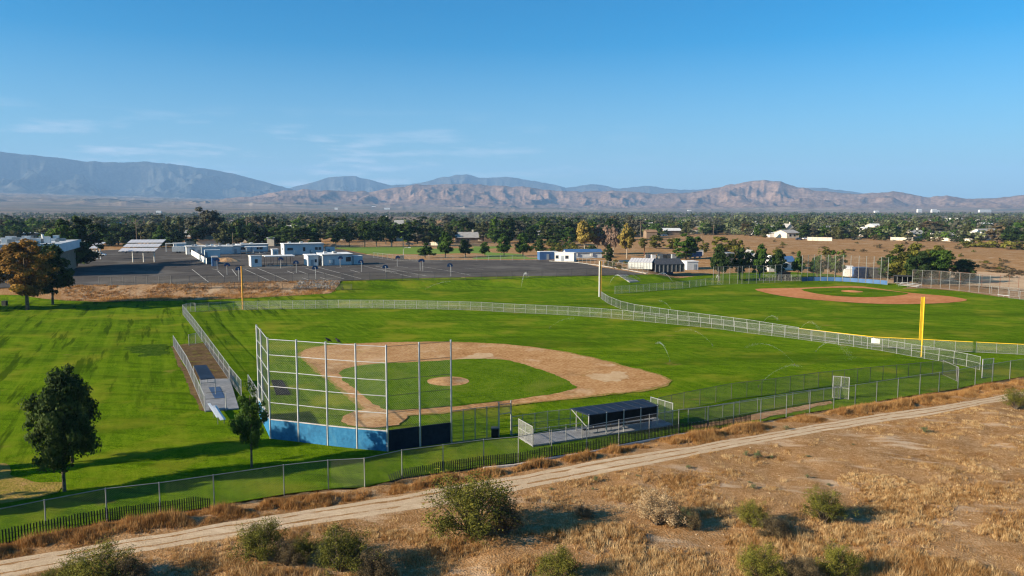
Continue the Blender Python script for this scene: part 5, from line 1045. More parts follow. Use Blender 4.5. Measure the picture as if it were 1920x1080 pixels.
t = thing('gate', at(311, 472), 'white framed goods gate beside the box trailer', 'gate', None, R(12)); MB().box(0, .3, -.15, .15, 0, 3.6).build('post', M['tank'], t); MB().box(4.4, 4.7, -.15, .15, 0, 3.6).build('post', M['tank'], t); MB().box(-.1, 4.8, -.17, .17, 3.602, 4.0).build('header', M['tank'], t)
fw = thing('screen_fence', at(356, 476), 'pale solid panel fence slanting beside the storage containers', 'fence'); a, b_ = at(356, 476), at(388, 496); n_ = 14
for k in range(n_): p = a.lerp(b_, (k + .03) / n_) - a; q = a.lerp(b_, (k + .97) / n_) - a; MB().beam(p + Vector((0, 0, 1.1)), q + Vector((0, 0, 1.1)), .08, 2.2).build('panel', M['tank'], fw)
building('storage_container', 'small white container behind the tall white portable', 'container', 612, 476, 628, 3, 2.8, 'whitewall', 'whiteroof', over=.06, fascia=.1, doors=(.3,))
building('shed', 'small white flat shed between the short portable and the tall one', 'shed', 511, 481, 522, 4, 2.8, 'whitewall', 'whiteroof', over=.15, doors=(.5,))
building('shed', 'little blue grey shed at the end of the pale panel fence', 'shed', 398, 499.5, 409, 3, 2.9, 'bluetarp', 'greyroof', over=.1, slope=.3, doors=(.5,))
building('portable_classroom', 'white portable classroom beside the box trailer', 'classroom', 326, 470, 349, 7, 3.2, 'whitewall', 'whiteroof', over=.25, wins=[(.2, .4, 1.1, 2.2)], doors=(.7,))
hp = thing('dirt_heap', at(424, 490), 'low heap of orange soil on the school yard', 'dirt heap'); bmv = MB(); n_ = 20
for ring, (r_, z) in enumerate(((5, 0), (4, .5), (2.4, 1.1), (.9, 1.35))): bmv.v += [(r_ * math.cos(2 * math.pi * i / n_) * (1 + .15 * math.sin(3 * i)), .6 * r_ * math.sin(2 * math.pi * i / n_), z + .1 * math.sin(i * 2.1)) for i in range(n_)]
bmv.v.append((0, 0, 1.4)); bmv.f = [(k * n_ + i, k * n_ + (i + 1) % n_, (k + 1) * n_ + (i + 1) % n_, (k + 1) * n_ + i) for k in range(3) for i in range(n_)] + [(3 * n_ + i, 3 * n_ + (i + 1) % n_, 4 * n_) for i in range(n_)]; bmv.m = [0] * len(bmv.f)
bmv.build('mound', M['bank'], hp)

# ------------------------------------------------------------------ trees
def prof_r(kind, t):
    if kind == 'oval': return np.interp(t, [0, .08, .25, .45, .7, .88, 1], [.30, .62, .95, 1, .74, .42, .10])
    if kind == 'round': return np.sqrt(np.clip(1 - (2 * t - 1) ** 2, 0, 1)) * .98 + .02
    if kind == 'spread': return np.interp(t, [0, .15, .4, .7, .9, 1], [.35, .75, 1, .92, .6, .2])
    if kind == 'cone': return np.interp(t, [0, .06, .2, .45, .7, .9, 1], [.55, .95, 1, .82, .62, .36, .06])
    if kind == 'poplar': return np.interp(t, [0, .15, .5, .8, 1], [.35, .8, 1, .7, .15])
    return np.ones_like(t)
def crown_pts(kind, nclump, nleaf, leaf, r, z0, seed, cl=.24, lean=.0, gaps=0.0, aspect=1.0):
    """leaf quads of a crown of radius r between heights z0 and 1; returns vertices and a tone per vertex."""
    g = np.random.default_rng(seed)
    t = g.random(nclump * 3); keep = g.random(nclump * 3) < prof_r(kind, t) ** 1.4 + .08; t = t[keep][:nclump]; k = len(t)
    a = g.random(k) * 2 * math.pi; rad = prof_r(kind, t) * r * np.sqrt(g.uniform(.04, 1, k)) * g.uniform(.80, 1.10, k)
    lob = 1 + .22 * np.sin(2 * a + seed) + .14 * np.sin(3 * a + 1.7 * seed + 5 * t) + .12 * np.sin(9 * t + 2 * a + seed)
    C = np.stack([rad * lob * np.cos(a), rad * lob * np.sin(a), z0 + (1 - z0) * (t * .96 + .02)], 1)
    rc = cl * r * g.uniform(.6, 1.35, k); tone_c = g.random(k)
    per = np.maximum(4, (nleaf * rc ** 1.5 / np.sum(rc ** 1.5)).astype(int)); ci = np.repeat(np.arange(k), per); n = len(ci)
    d = g.normal(size=(n, 3)); d /= np.linalg.norm(d, axis=1)[:, None]
    q = g.random(n) ** .42
    P = C[ci] + d * (rc[ci] * q)[:, None] * np.array([1, 1, .78 * aspect])
    ax = np.stack([P[:, 0], P[:, 1], (P[:, 2] - (z0 + .35 * (1 - z0)))], 1); ax /= np.linalg.norm(ax, axis=1)[:, None] + 1e-6
    nrm = d * .55 + ax * .5 + g.normal(size=(n, 3)) * .42; nrm /= np.linalg.norm(nrm, axis=1)[:, None]
    h = np.where(np.abs(nrm[:, 2:3]) < .9, np.array([[0, 0, 1.]]), np.array([[1., 0, 0]])); e1_ = np.cross(nrm, h); e1_ /= np.linalg.norm(e1_, axis=1)[:, None]; e2_ = np.cross(nrm, e1_)
    w = g.random(n) * 2 * math.pi; f1 = e1_ * np.cos(w)[:, None] + e2_ * np.sin(w)[:, None]; f2 = -e1_ * np.sin(w)[:, None] + e2_ * np.cos(w)[:, None]
    s = (leaf * g.uniform(.6, 1.4, n))[:, None]
    V = np.stack([P - f1 * s, P - f2 * s * .55, P + f1 * s, P + f2 * s * .55], 1)
    tone = np.clip(.65 * tone_c[ci] + .35 * g.random(n), 0, 1)
    return V.reshape(-1, 3), np.repeat(tone, 4), C
def trunk_mb(h, r0, z_to, limbs, seed, C=None, forks=1):
    g = random.Random(seed); mb = MB()
    bx, by = g.uniform(-.015, .015), g.uniform(-.015, .015)
    mb.tube([(0, 0, 0), (bx * .4, by * .4, z_to * .3), (bx, by, z_to * .65), (bx * 1.3, by, z_to)], [r0 * 1.25, r0, r0 * .75, r0 * .22], 8)
    if C is not None:
        for k in range(limbs):
            c = C[g.randrange(len(C))]; zb = max(.04, min(c[2] * .55, z_to * .7)); m = (c[0] * .45, c[1] * .45, zb + (c[2] - zb) * .5)
            mb.tube([(bx * zb, by * zb, zb), m, tuple(c)], [r0 * .45, r0 * .28, r0 * .07], 5)
    return mb
PROTO = {}
def proto(kind, seed, lod, r=.3, z0=.2, cl=.24, limbs=8, r0=.016, z_to=.85, nl=None, ls=None, nclump=None, aspect=1.0):
    key = (kind, seed, lod, r, z0, cl, nl, ls, nclump)
    if key not in PROTO:
        NC, NL, LF = dict(near=(120, 15000, .0165), mid=(60, 3600, .032), far=(26, 560, .066))[lod]
        V, T, C = crown_pts(kind, nclump or NC, nl or NL, ls or LF, r, z0, seed, cl, aspect=aspect)
        cm_ = np_mesh('crown', V, 4, LEAF['green'], col=T); tm = trunk_mb(1, r0, z_to, limbs, seed, C).mesh('trunk', M['bark'])
        fm = None
        if lod == 'far':
            tb_ = trunk_mb(1, r0 * 1.2, z_to, 0, seed); tv = np.array([tb_.v[i] for f in tb_.f if len(f) == 4 for i in f])
            VV = np.concatenate([V, tv]); mi = np.concatenate([np.zeros(len(V) // 4, int), np.ones(len(tv) // 4, int)])
            fm = np_mesh('tree', VV, 4, [LEAF['green'], M['bark']], mi, np.concatenate([T, np.full(len(tv), .5)]))
        PROTO[key] = (cm_, tm, fm)
    return PROTO[key]
def slot(o, i, m): o.material_slots[i].link = 'OBJECT'; o.material_slots[i].material = m
def tree(label, u, v, vt, hw, kind='oval', leaf='green', lod='mid', seed=1, z0=.2, name='tree', group=None, cat='tree', bark='bark', P=None, h=None, **kw):
    p = P if P is not None else at(u, v); H = h or hgt(p, v - vt); wr = hw * depth(p) / FPX if hw else H * .3
    r_ = wr / H; rq = .3
    cm_, tm, _ = proto(kind, seed, lod, rq, z0, **kw); t = thing(name, p, label, cat, group, random.uniform(0, 6.28)); t.scale = (H * r_ / rq, H * r_ / rq, H)
    c = put('crown', cm_, t); slot(c, 0, LEAF[leaf]); k = put('trunk', tm, t); slot(k, 0, M[bark]); s_ = r_ / rq
    return t
# around the near field
tree('tall dense dark leafy tree standing at the perimeter fence', 121, 921, 690, 52, 'oval', 'dark', 'near', 3, .19, cl=.27)
tree('dark leafy tree just behind the fence side one, its crown merging with it', 136, 867, 684, 44, 'oval', 'dark', 'near', 5, .16, cl=.27)
tree('small leafy tree with a thin trunk in front of the backstop wing', 472, 876, 715, 34, 'oval', 'green', 'near', 8, .24, nl=9000, ls=.015, nclump=80)
tree('broad tree turning orange and yellow on the lawn below the school', 52, 581, 449, 51, 'spread', 'orange', 'near', 12, .22, nl=14000, ls=.017, cl=.22)
tree('dark green tree beside the orange one at the foot of the dirt bank', 99, 571, 458, 37, 'round', 'dark', 'near', 15, .16, nl=11000, ls=.02)
tree('dark leafy tree of the fence row beyond the dead turf patch', -369, 928, 690, 50, 'oval', 'dark', 'mid', 4, .2, P=Vector((-55.5, 58.5, 0)), h=9.2)
tree('dark leafy tree standing closest to the dirt path in the fence row', -577, 1010, 690, 50, 'oval', 'dark', 'mid', 7, .2, P=Vector((-56, 50.5, 0)), h=9.5)
tree('dark leafy tree of the fence row just outside the view', -290, 1000, 690, 50, 'oval', 'dark', 'mid', 9, .2, P=Vector((-47.5, 52, 0)), h=9.0)
tree('tree shading the lawn from beyond the picture edge', -150, 585, 455, 55, 'round', 'dark', 'mid', 6, .18)
# park row of young pines
for i, (u, v, vt, hw, lab) in enumerate(((797, 484.5, 455, 14, 'squat round topped park tree, first of the row by the classrooms'), (835, 483.5, 431, 15, 'tall park tree with a wide skirt, second of the row'), (873, 482, 447, 13, 'dark pyramidal park tree behind the single dark hoop'), (909, 480.5, 452, 9, 'smallest slim park tree of the row'), (945, 481, 438, 14, 'leafy park tree in the middle of the row'), (980.5, 480.5, 436, 15, 'broad green topped park tree near the end of the row'), (1012, 478, 446, 12, 'compact dark park tree by the blue container'))):
    tree(lab, u, v, vt, hw, 'cone', 'dark' if i in (2, 6) else 'green', 'mid', 20 + i, .20, group='park trees along the yard', cl=.3)
# trees behind the second field
for i, (u, v, vt, hw, lab) in enumerate(((1348, 527, 458, 19, 'tall dark tree behind the fence, first of the field row'), (1387, 525, 461, 18, 'oval dark tree, second of the field row'), (1424, 525, 459, 20, 'widest oval tree of the field row, before the white barn'), (1461, 521, 466, 15, 'narrow dark tree between the white barn and the blue roofed store'), (1496, 523, 473, 12, 'slim tree beside the first far backstop pole'), (1532, 523, 478, 14, 'greyish small tree seen through the far backstop'), (1566, 522.5, 469, 17, 'rounded tree seen through the middle of the far backstop'))):
    tree(lab, u, v, vt, hw, 'oval', 'dark' if i in (0, 1, 3) else 'green', 'mid', 30 + i, .22, group='trees behind the second field', cl=.27)
for i, (u, v, vt, hw, leaf, kind, lab) in enumerate(((1704, 529, 455, 36, 'scrub', 'spread', 'olive yellow tree forming the peak of the big clump'), (1668, 524, 478, 22, 'green', 'round', 'dark green tree at the shaded edge of the big clump'), (1720, 533, 470, 25, 'dark', 'round', 'dense dark tree in the middle of the big clump'), (1760, 532, 468, 27, 'green', 'round', 'dense green tree with a yellowish top in the big clump'), (1806, 530, 486, 23, 'dark', 'round', 'low round dark tree standing apart from the clump'), (1752, 524, 460, 22, 'scrub', 'round', 'olive topped tree at the back of the clump'))):
    tree(lab, u, v, vt, hw, kind, leaf, 'near', 40 + i, .08, group='tree clump beside the second field', cl=.25, nl=9000, ls=.024)
# mid ground trees by hand
MT = [('huge dark pine beside the flat roofed school', 143, 500, 405, 44, 'round', 'dark', .03), ('lit green face of the pine group over the school roof', 118, 503, 409, 27, 'oval', 'green', .03), ('bright green tree turning rusty behind the school roof', 64, 440, 408, 17, 'round', 'bright', .1),
      ('dull green rounded tree behind the dark pine', 186, 448, 409, 22, 'round', 'olive', .1), ('dark broad tree behind the small carport', 222, 459, 418, 24, 'spread', 'dark', .08), ('dark low tree behind the solar carport', 250, 461, 425, 18, 'round', 'dark', .08), ('olive tree behind the carport beside the pole', 288, 461, 419, 22, 'round', 'olive', .08),
      ('pointed tree tinged red, beside its twin', 315, 456, 406, 9, 'poplar', 'olive', .08), ('second pointed tree tinged red', 338, 456, 405, 9, 'poplar', 'olive', .08), ('dark tree at the foot of the pointed twins', 330, 464, 432, 20, 'round', 'dark', .05), ('tallest grey green tree rising above the skyline', 386, 458, 390, 28, 'spread', 'grey', .12), ('dark tree beside the tallest grey green one', 405, 457, 402, 16, 'round', 'olive', .12),
      ('small bright green tree behind the portable classrooms', 434, 459, 424, 12, 'round', 'bright', .08), ('rounded dark tree behind the timber pole', 452, 450, 409, 13, 'round', 'dark', .08), ('broad dark tree behind the white porch', 503, 459, 424, 24, 'spread', 'dark', .06), ('big dark tree with a low wide crown behind the tall portable', 560, 464, 424, 36, 'spread', 'dark', .04), ('dark tree with a lit shoulder behind the tall portable', 530, 460, 422, 22, 'round', 'green', .06),
      ('pale olive tree behind the dark row', 482, 448, 404, 12, 'round', 'grey', .1), ('tall dull tree in the middle of the town trees', 505, 446, 403, 15, 'round', 'olive', .1), ('yellow green tree above the big dark crown', 562, 440, 409, 14, 'round', 'bright', .1),
      ('dark tree with visible trunks at the park road, first of its row', 630, 464, 422, 18, 'spread', 'dark', .24), ('dark tree in the park road row, beside the orange bank', 655, 463.5, 426, 14, 'spread', 'dark', .28), ('taller dark tree in the park road row', 684, 463.5, 414, 16, 'oval', 'dark', .25), ('dark tree with a high crown in the park road row', 706, 463.5, 419, 17, 'spread', 'dark', .27), ('dark tree closing the park road row before the two poles', 735, 463, 422, 13, 'spread', 'dark', .22),
      ('broad dark tree beyond the park lawn after the poles', 767, 462, 416, 20, 'spread', 'dark', .2), ('olive tree beyond the park lawn with a dark base', 800, 461.5, 422, 18, 'spread', 'olive', .15), ('leafy tree behind the tall park tree', 826, 460, 425, 16, 'round', 'green', .1), ('green tree top behind the street lamp', 855, 447, 412, 14, 'round', 'green', .1),
      ('dark conical cypress among the town trees', 985, 447, 406, 6, 'poplar', 'dark', .03), ('large round green tree above the park trees', 1018, 448, 409, 15, 'round', 'green', .1), ('dark bushy tree behind the park row', 993, 458, 424, 14, 'round', 'dark', .06), ('dark hedge like tree behind the blue container', 1040, 460, 428, 24, 'spread', 'dark', .03), ('green tree left of the yellow poplar', 1068, 461, 426, 16, 'round', 'green', .05),
      ('tall yellow poplar with pale trunks', 1096, 478, 414, 19, 'spread', 'yellow', .30), ('bare pinkish poplar beside the yellow one', 1120, 477, 421, 11, 'poplar', 'bare', .28), ('bare pinkish poplar in the middle of its row', 1136, 478, 424, 10, 'poplar', 'bare', .3), ('bare poplar with a leaning trunk', 1150, 481, 421, 12, 'poplar', 'bare', .3), ('orange and green poplar with a thick pale trunk', 1175, 485, 418, 17, 'oval', 'yellow', .28),
      ('dense dark evergreen beside the greenhouse', 1141, 492, 459, 10, 'oval', 'dark', .04), ('round olive tree with rusty leaves in the dry yard', 1230, 467, 440, 15, 'round', 'scrub', .06), ('big bright green tree beside the crates', 1286, 487, 438, 24, 'spread', 'green', .10), ('small olive tree next to the rusty pole', 1205, 466, 446, 9, 'round', 'scrub', .06), ('olive shrub tree in front of the dry field', 1263, 470, 445, 11, 'round', 'scrub', .06), ('yellow green tree behind the first field trees', 1352, 478, 443, 20, 'round', 'scrub', .05), ('rusty green tree behind the oval field tree', 1381, 480, 447, 14, 'round', 'scrub', .06), ('small yellowish tree beside the big green one', 1321, 474, 453, 9, 'round', 'scrub', .05), ('round rusty tree above the far backstop poles', 1548, 482, 463, 11, 'round', 'scrub', .05),
      ('dark tree in front of the long white house', 1435, 446, 428, 10, 'round', 'olive', .04), ('dense green tree hiding the end of the long white house', 1508, 448, 419, 13, 'round', 'dark', .06), ('yellow green tree behind the narrow field tree', 1456, 484, 464, 8, 'round', 'scrub', .05), ('big round tree with a warm brown crown behind the bungalow', 1745, 441, 414, 22, 'round', 'dusty', .05), ('round lit green tree beside the white two level house', 1672, 443, 418, 14, 'round', 'green', .06), ('tall dark tree beside the round lit one', 1706, 443, 414, 14, 'oval', 'olive', .06), ('dark round tree at the picture edge by the houses', 1893, 455, 424, 18, 'round', 'dark', .04), ('broad dark tree closing the houses', 1925, 458, 420, 22, 'round', 'dark', .04)]
for i, (lab, u, v, vt, hw, kind, leaf, z0) in enumerate(MT):
    tree(lab.replace('green tree left of', 'green tree next to'), u, v, vt, hw, kind, leaf, 'mid', 50 + i % 9, z0, group='trees of the town edge', bark='palebark' if 'poplar' in lab else 'bark', cl=.22 if leaf == 'bare' else .26)
FL = [(165, 462), (180, 456), (208, 462), (237, 464), (268, 459), (302, 464), (323, 463), (371, 460), (420, 463), (447, 459), (477, 460), (521, 459), (586, 461), (601, 453), (645, 453), (673, 451), (701, 453), (720, 450), (783, 457), (815, 455), (839, 457), (872, 449), (906, 452), (926, 457), (951, 456), (973, 453), (1000, 456), (1026, 453), (1056, 453), (1080, 452), (1110, 450), (1145, 449), (1185, 450), (1232, 443), (1290, 441), (1330, 440), (1402, 441), (1422, 444), (1462, 440), (1525, 447), (1545, 446), (1570, 447), (1600, 447), (1632, 448), (1660, 447), (1690, 449), (1752, 446), (1790, 448), (1812, 447), (1840, 449), (1880, 452)]
FN = ['by the dark pine', 'behind the school roof end', 'behind the small carport', 'beside the big carport', 'behind the tall utility pole', 'behind the hipped brown cottage', 'below the pointed twins', 'beside the tallest grey green tree', 'by the brown hip roof', 'near the short timber pole', 'behind the cream porch house', 'behind the cream garage', 'behind the tall portable end', 'by the first street lamp', 'at the start of the park road row', 'inside the park road row', 'behind the park road row', 'before the white church end', 'behind the roadside wall', 'past the roadside wall', 'next to the second street lamp', 'beside the chimney house gable', 'behind the low grey house', 'behind the smallest park tree', 'by the two crossarm pole', 'behind the yellowish lamp', 'by the white fronted house', 'behind the round green tree', 'beside the yellow poplar', 'behind the yellow poplar', 'behind the bare poplars', 'past the bare poplars', 'behind the orange poplar', 'behind the orange brown barn', 'beside the long low house', 'by the green grey pole', 'past the mobile home', 'before the pale flat building', 'behind the gabled house', 'above the long white wall', 'at the end of the long white wall', 'past the long white wall', 'before the cluster of white roofs', 'below the white two level house', 'beside the round lit tree', 'by the tall dark tree', 'behind the verandah roof', 'behind the cream wall', 'between two cream walls', 'by the large grey roof', 'behind the large grey roof']
for i, ((u, v), wh) in enumerate(zip(FL, FN)):
    lf = ('dark', 'olive', 'green', 'dark', 'grey', 'green', 'olive')[i % 7]; kd = ('round', 'spread', 'oval')[i % 3]; sc_ = 1.0 if u < 1200 else .62
    tree({'dark': 'dark green', 'olive': 'dull olive', 'green': 'leafy green', 'grey': 'dusty grey green'}[lf] + ' town tree ' + wh, u, v, v - random.uniform(33, 48) * sc_, random.uniform(14, 22) * sc_, kd, lf, 'mid', 50 + i % 9, .07, group='front line of the town trees', cl=.26)
# town trees: each one a copy of a few grown ones
far_kinds = [('round', s, .12) for s in (1, 2, 3, 4)] + [('spread', s, .14) for s in (5, 6, 7)] + [('oval', 8, .1), ('oval', 9, .1), ('poplar', 10, .06)]
MARK = [(130, 'behind the school roof'), (260, 'behind the dark pine'), (345, 'behind the solar carport'), (430, 'around the tallest grey green tree'), (520, 'behind the portable classrooms'), (620, 'behind the tall portable'), (740, 'beyond the park road row'), (850, 'beyond the two bare poles'), (960, 'around the chimney house'), (1070, 'beyond the park row of trees'), (1200, 'behind the poplars'), (1320, 'behind the long low house'), (1440, 'beyond the mobile home'), (1560, 'around the long white house'), (1680, 'behind the long garden wall'), (1800, 'around the grey bungalow'), (9999, 'by the distant warehouses')]
def kind_label(leaf, D_, u, kd, h):
    where = next(m for a, m in MARK if u < a); band = 'nearer' if D_ < 560 else ('midway' if D_ < 800 else 'far')
    shape = {'round': 'round', 'spread': 'spreading', 'oval': 'oval', 'poplar': 'narrow'}[kd]; size = 'tall' if h > 11.5 else ('small' if h < 8 else 'medium')
    return size + ' ' + {'dark': 'dark green', 'olive': 'dull olive', 'grey': 'grey green', 'green': 'mid green', 'dusty': 'brownish', 'bright': 'bright yellow green'}[leaf] + ' ' + shape + ' tree ' + {'nearer': 'close ', 'midway': 'midway ', 'far': 'far '}[band] + where
placed = []; tries = 0
D_in = lambda u: np.interp(u, [-200, 300, 600, 960, 1150, 1300, 1440, 1560, 1700, 1800, 2150], [405, 415, 430, 445, 520, 575, 545, 505, 480, 465, 430])
while len(placed) < 290 and tries < 20000:
    tries += 1; u = random.uniform(-70, 1990); D_ = D_in(u) + (1100 - D_in(u)) * random.random() ** 1.35
    x = (u - 960) / FPX * (D_ * CP + 19.5 * SP)
    if any((x - a) ** 2 + (D_ - b_) ** 2 < (6.5 + D_ * .003) ** 2 for a, b_ in placed) or any((x - a) ** 2 + (D_ - b_ + 6) ** 2 < 90 for a, b_ in HPOS): continue
    placed.append((x, D_)); h = random.uniform(7.0, 13.0) * (1.25 if random.random() < .12 else 1) * (1.08 if u < 1200 else .82)
    leaf = random.choices(['dark', 'olive', 'grey', 'green', 'dusty', 'bright'], [18, 25, 18, 26, 6, 7])[0]; kd, sd, z0 = random.choice(far_kinds); _, _, fm = proto(kd, sd, 'far', .3, z0)
    o = put('town_tree', fm, None, (x, D_, float(zt(x, D_)) - .2), (0, 0, random.uniform(0, 6.28)), (h * random.uniform(1.45, 2.25) if kd != 'poplar' else h * .7,) * 2 + (h,)); slot(o, 0, LEAF[leaf]); slot(o, 1, M['bark'])
    tag(o, kind_label(leaf, D_, u, kd, h), 'tree', 'trees among the town houses')
# the far wood where single trees merge
Vs, Ts, Ms_ = [], [], []
g = np.random.default_rng(99); protoV = [crown_pts(k_, 9, 70, .13, .5, .05, 200 + i, .36) for i, k_ in enumerate(('round', 'spread', 'round', 'oval'))]
cnt = 0
while cnt < 9000:
    D_ = 560 + 3300 * g.random() ** 1.5; th_ = g.uniform(-.66, .66); x, y = D_ * math.sin(th_), D_ * math.cos(th_)
    if y < float(D_in(960 + FPX * math.tan(th_))) + 25: continue
    if vnoise(x / 110., y / 170., 55) < .36 and D_ < 2300: continue
    V, T, _ = protoV[g.integers(4)]; h = g.uniform(4.0, 9.0) * (.6 + 1.1 * vnoise(x / 60., y / 60., 58)); a = g.random() * 6.28; w = h * g.uniform(1.0, 1.5); c_, s_ = math.cos(a) * w, math.sin(a) * w
    Vs.append(np.stack([V[:, 0] * c_ - V[:, 1] * s_ + x, V[:, 0] * s_ + V[:, 1] * c_ + y, V[:, 2] * h + 2.2], 1)); Ts.append(np.clip(T * .5 + g.random() * .5, 0, 1)); Ms_.append(np.full(len(V) // 4, int(np.clip(4 * vnoise(x / 45., y / 70., 63) + g.normal() * .8, 0, 3)))); cnt += 1
fw_ = link(bpy.data.objects.new('distant_woods', np_mesh('distant_woods', np.concatenate(Vs), 4, [LEAF['green'], LEAF['olive'], LEAF['grey'], LEAF['sage']], np.concatenate(Ms_), np.concatenate(Ts)))); tag(fw_, kind='stuff')
# orchard shrubs beyond the park and yard
SH = [crown_pts('spread', 14, 500, .075, .55, .02, 300 + i, .34) for i in range(3)]; SHM = [np_mesh('foliage', V, 4, LEAF['scrub'], col=T) for V, T, _ in SH]
def shrub(label, P, w, h, leaf, group, name='shrub', mesh=None, cat='shrub'):
    t = put(name, mesh or random.choice(SHM), None, P, (0, 0, random.uniform(0, 6.28)), (w, w, h)); slot(t, 0, LEAF[leaf]); return tag(t, label, cat, group)
for i in range(26):
    u = 1030 + 75 * random.random() + (i % 2) * 10; v = 462 + 14 * random.random(); lf = random.choice(['scrub', 'green', 'scrub']); w_ = random.uniform(3, 5); shrub(('broad ' if w_ > 4 else 'small ') + ('yellowish' if lf == 'scrub' else 'green') + ' orchard shrub ' + ('low down ' if v > 471 else ('halfway up ' if v > 466 else 'at the back ')) + ('by the blue container' if u < 1060 else ('behind the trailer office' if u < 1085 else 'below the yellow poplar')), at(u, v), w_, random.uniform(1.8, 3), lf, 'orchard shrubs beyond the park')
for i in range(34):
    u = random.uniform(1130, 1270); v = random.uniform(494, 514); P = at(u, v)
    if 1172 < u < 1290 and v > 505 or v > 493 + (u - 1085) * .165 and u < 1215: continue
    lf = random.choice(['scrub', 'dusty']); w_ = random.uniform(1.5, 3); shrub(('broad ' if w_ > 2.2 else 'small ') + ('yellowish' if lf == 'scrub' else 'dusty brown') + ' shrub ' + ('beside the dark evergreen' if u < 1165 else ('near the greenhouse wall' if u < 1215 else 'by the shade house')) + (' close to the asphalt' if v > 502 else ' back from the asphalt'), P, w_, random.uniform(.8, 1.8), lf, 'dusty shrubs around the greenhouse')
for i in range(75):
    u = random.uniform(1290, 2000); vmin = np.interp(u, [1290, 1560, 1700, 1950], [450, 455, 458, 470]); v = random.uniform(vmin, np.interp(u, [1290, 1650, 1800, 1950], [495, 505, 512, 532]))
    lf = random.choices(['scrub', 'dusty', 'olive'], [4, 5, 1])[0]; w_ = random.uniform(1.6, 4)
    shrub(('small ' if w_ < 2.4 else ('wide ' if w_ > 3.2 else 'low ')) + {'scrub': 'yellowish', 'dusty': 'brown', 'olive': 'dull green'}[lf] + ' shrub on the dry field, ' + ('far side ' if v < 470 else ('middle ' if v < 490 else 'near side ')) + next(m for a, m in ((1380, 'behind the first field trees'), (1480, 'behind the white barn'), (1580, 'behind the far backstop'), (1680, 'beside the tree clump'), (1780, 'behind the tree clump'), (1880, 'above the sandy bank'), (9999, 'beyond the sandy bank')) if u < a), at(u, v), w_, random.uniform(.8, 1.8), lf, 'low shrubs on the dry field')
for u, v, w, h in ((1822, 463, 9, 4), (1838, 464, 8, 3.6), (1856, 465, 9, 4.2), (1880, 467, 8, 4), (1902, 468, 10, 4.5), (1925, 468, 9, 4), (1810, 462, 6, 3)): shrub({1822: 'first olive hedge shrub in front of the houses, by the cream wall', 1838: 'olive hedge shrub below the pale roofed house', 1856: 'olive hedge shrub below the white fronted grey roof', 1880: 'olive hedge shrub under the end of the grey roof', 1902: 'largest olive hedge shrub below the dark round trees', 1925: 'olive hedge shrub cut off by the picture edge', 1810: 'smallest olive hedge shrub at the cream wall end'}[u], at(u, v), w, h, 'scrub', 'olive hedge shrubs by the houses')
for i, (u, v) in enumerate(((1700, 452), (1726, 453), (1745, 453), (1762, 454), (1786, 455), (1800, 455), (1655, 451), (1640, 450), (1604, 450), (1590, 450), (1572, 449))): lf = ('grey', 'dark', 'olive', 'dusty')[i % 4]; shrub({'grey': 'grey green', 'dark': 'dark green', 'olive': 'olive', 'dusty': 'brownish'}[lf] + ' garden shrub ' + ('in front of the grey bungalow' if u < 1735 and u > 1690 else ('before the cream garden wall' if u < 1790 and u > 1690 else ('between two garden walls' if u > 1790 else ('by the short pale wall' if u > 1630 else 'near the long white garden wall')))), at(u, v), random.uniform(5, 8), random.uniform(2.5, 4.5), lf, 'garden shrubs by the walls')
for i in range(15):
    u = 1842 + 10 * i; v = np.interp(u, [1840, 1990], [505, 525]) + random.uniform(-4, 2); shrub(('first', 'second', 'third', 'fourth', 'fifth', 'sixth', 'seventh', 'eighth', 'ninth', 'tenth', 'eleventh', 'twelfth', 'thirteenth', 'fourteenth', 'last')[i] + ' grey brush along the sandy bank, counted from the round dark tree', at(u, v), random.uniform(3, 5), random.uniform(.9, 1.6), 'dusty', 'grey brush on the sandy bank')

# ------------------------------------------------------------------ desert shrubs by the path
def bush_mesh(seed, nstem=44, nl=15000, leaf=.0135, spread=.55, flat_=.9):
    g = np.random.default_rng(seed); mb = MB(); tips = []
    for i in range(nstem):
        a = g.random() * 6.28; e = g.uniform(.25, 1.35); L = g.uniform(.6, 1.0); r_ = spread * math.cos(e) * L; z = L * math.sin(e) ** .8 * flat_
        m = (r_ * .45 * math.cos(a + .2), r_ * .45 * math.sin(a + .2), z * .55); tp = (r_ * math.cos(a), r_ * math.sin(a), z)
        mb.tube([(0.05 * math.cos(a), 0.05 * math.sin(a), 0), m, tp], [.012, .009, .003], 4); tips += [tp, tp, tuple(.65 * x + .35 * y for x, y in zip(tp, m))]
        for _ in range(2):
            b_ = (tp[0] + g.normal() * .09, tp[1] + g.normal() * .09, max(.05, tp[2] + g.normal() * .07)); mb.tube([m, b_], [.006, .002], 3); tips += [b_, b_]
    tips = np.array(tips); per = nl // len(tips); ci = np.repeat(np.arange(len(tips)), per); n = len(ci); tone_c = g.random(len(tips))
    d = g.normal(size=(n, 3)); P = tips[ci] + d * np.array([.062, .062, .075]) * g.uniform(.4, 1.3, len(tips))[ci][:, None]; P[:, 2] = np.abs(P[:, 2])
    nrm = d + g.normal(size=(n, 3)) + np.array([0, 0, .3]); nrm /= np.linalg.norm(nrm, axis=1)[:, None]; e1_ = np.cross(nrm, g.normal(size=(n, 3))); e1_ /= np.linalg.norm(e1_, axis=1)[:, None]; e2_ = np.cross(nrm, e1_); s = (leaf * g.uniform(.5, 1.4, n))[:, None]
    V = np.stack([P - e1_ * s, P - e2_ * s * .5, P + e1_ * s, P + e2_ * s * .5], 1).reshape(-1, 3)
    return np_mesh('foliage', V, 4, LEAF['scrub'], col=np.repeat(np.clip(tone_c[ci] * .7 + .3 * g.random(n), 0, 1), 4)), mb.mesh('stems', M['bark'])
BM = [bush_mesh(s) for s in (1, 2, 3)]; BL = [bush_mesh(s, 18, 1500, .03) for s in (7, 8, 9)]
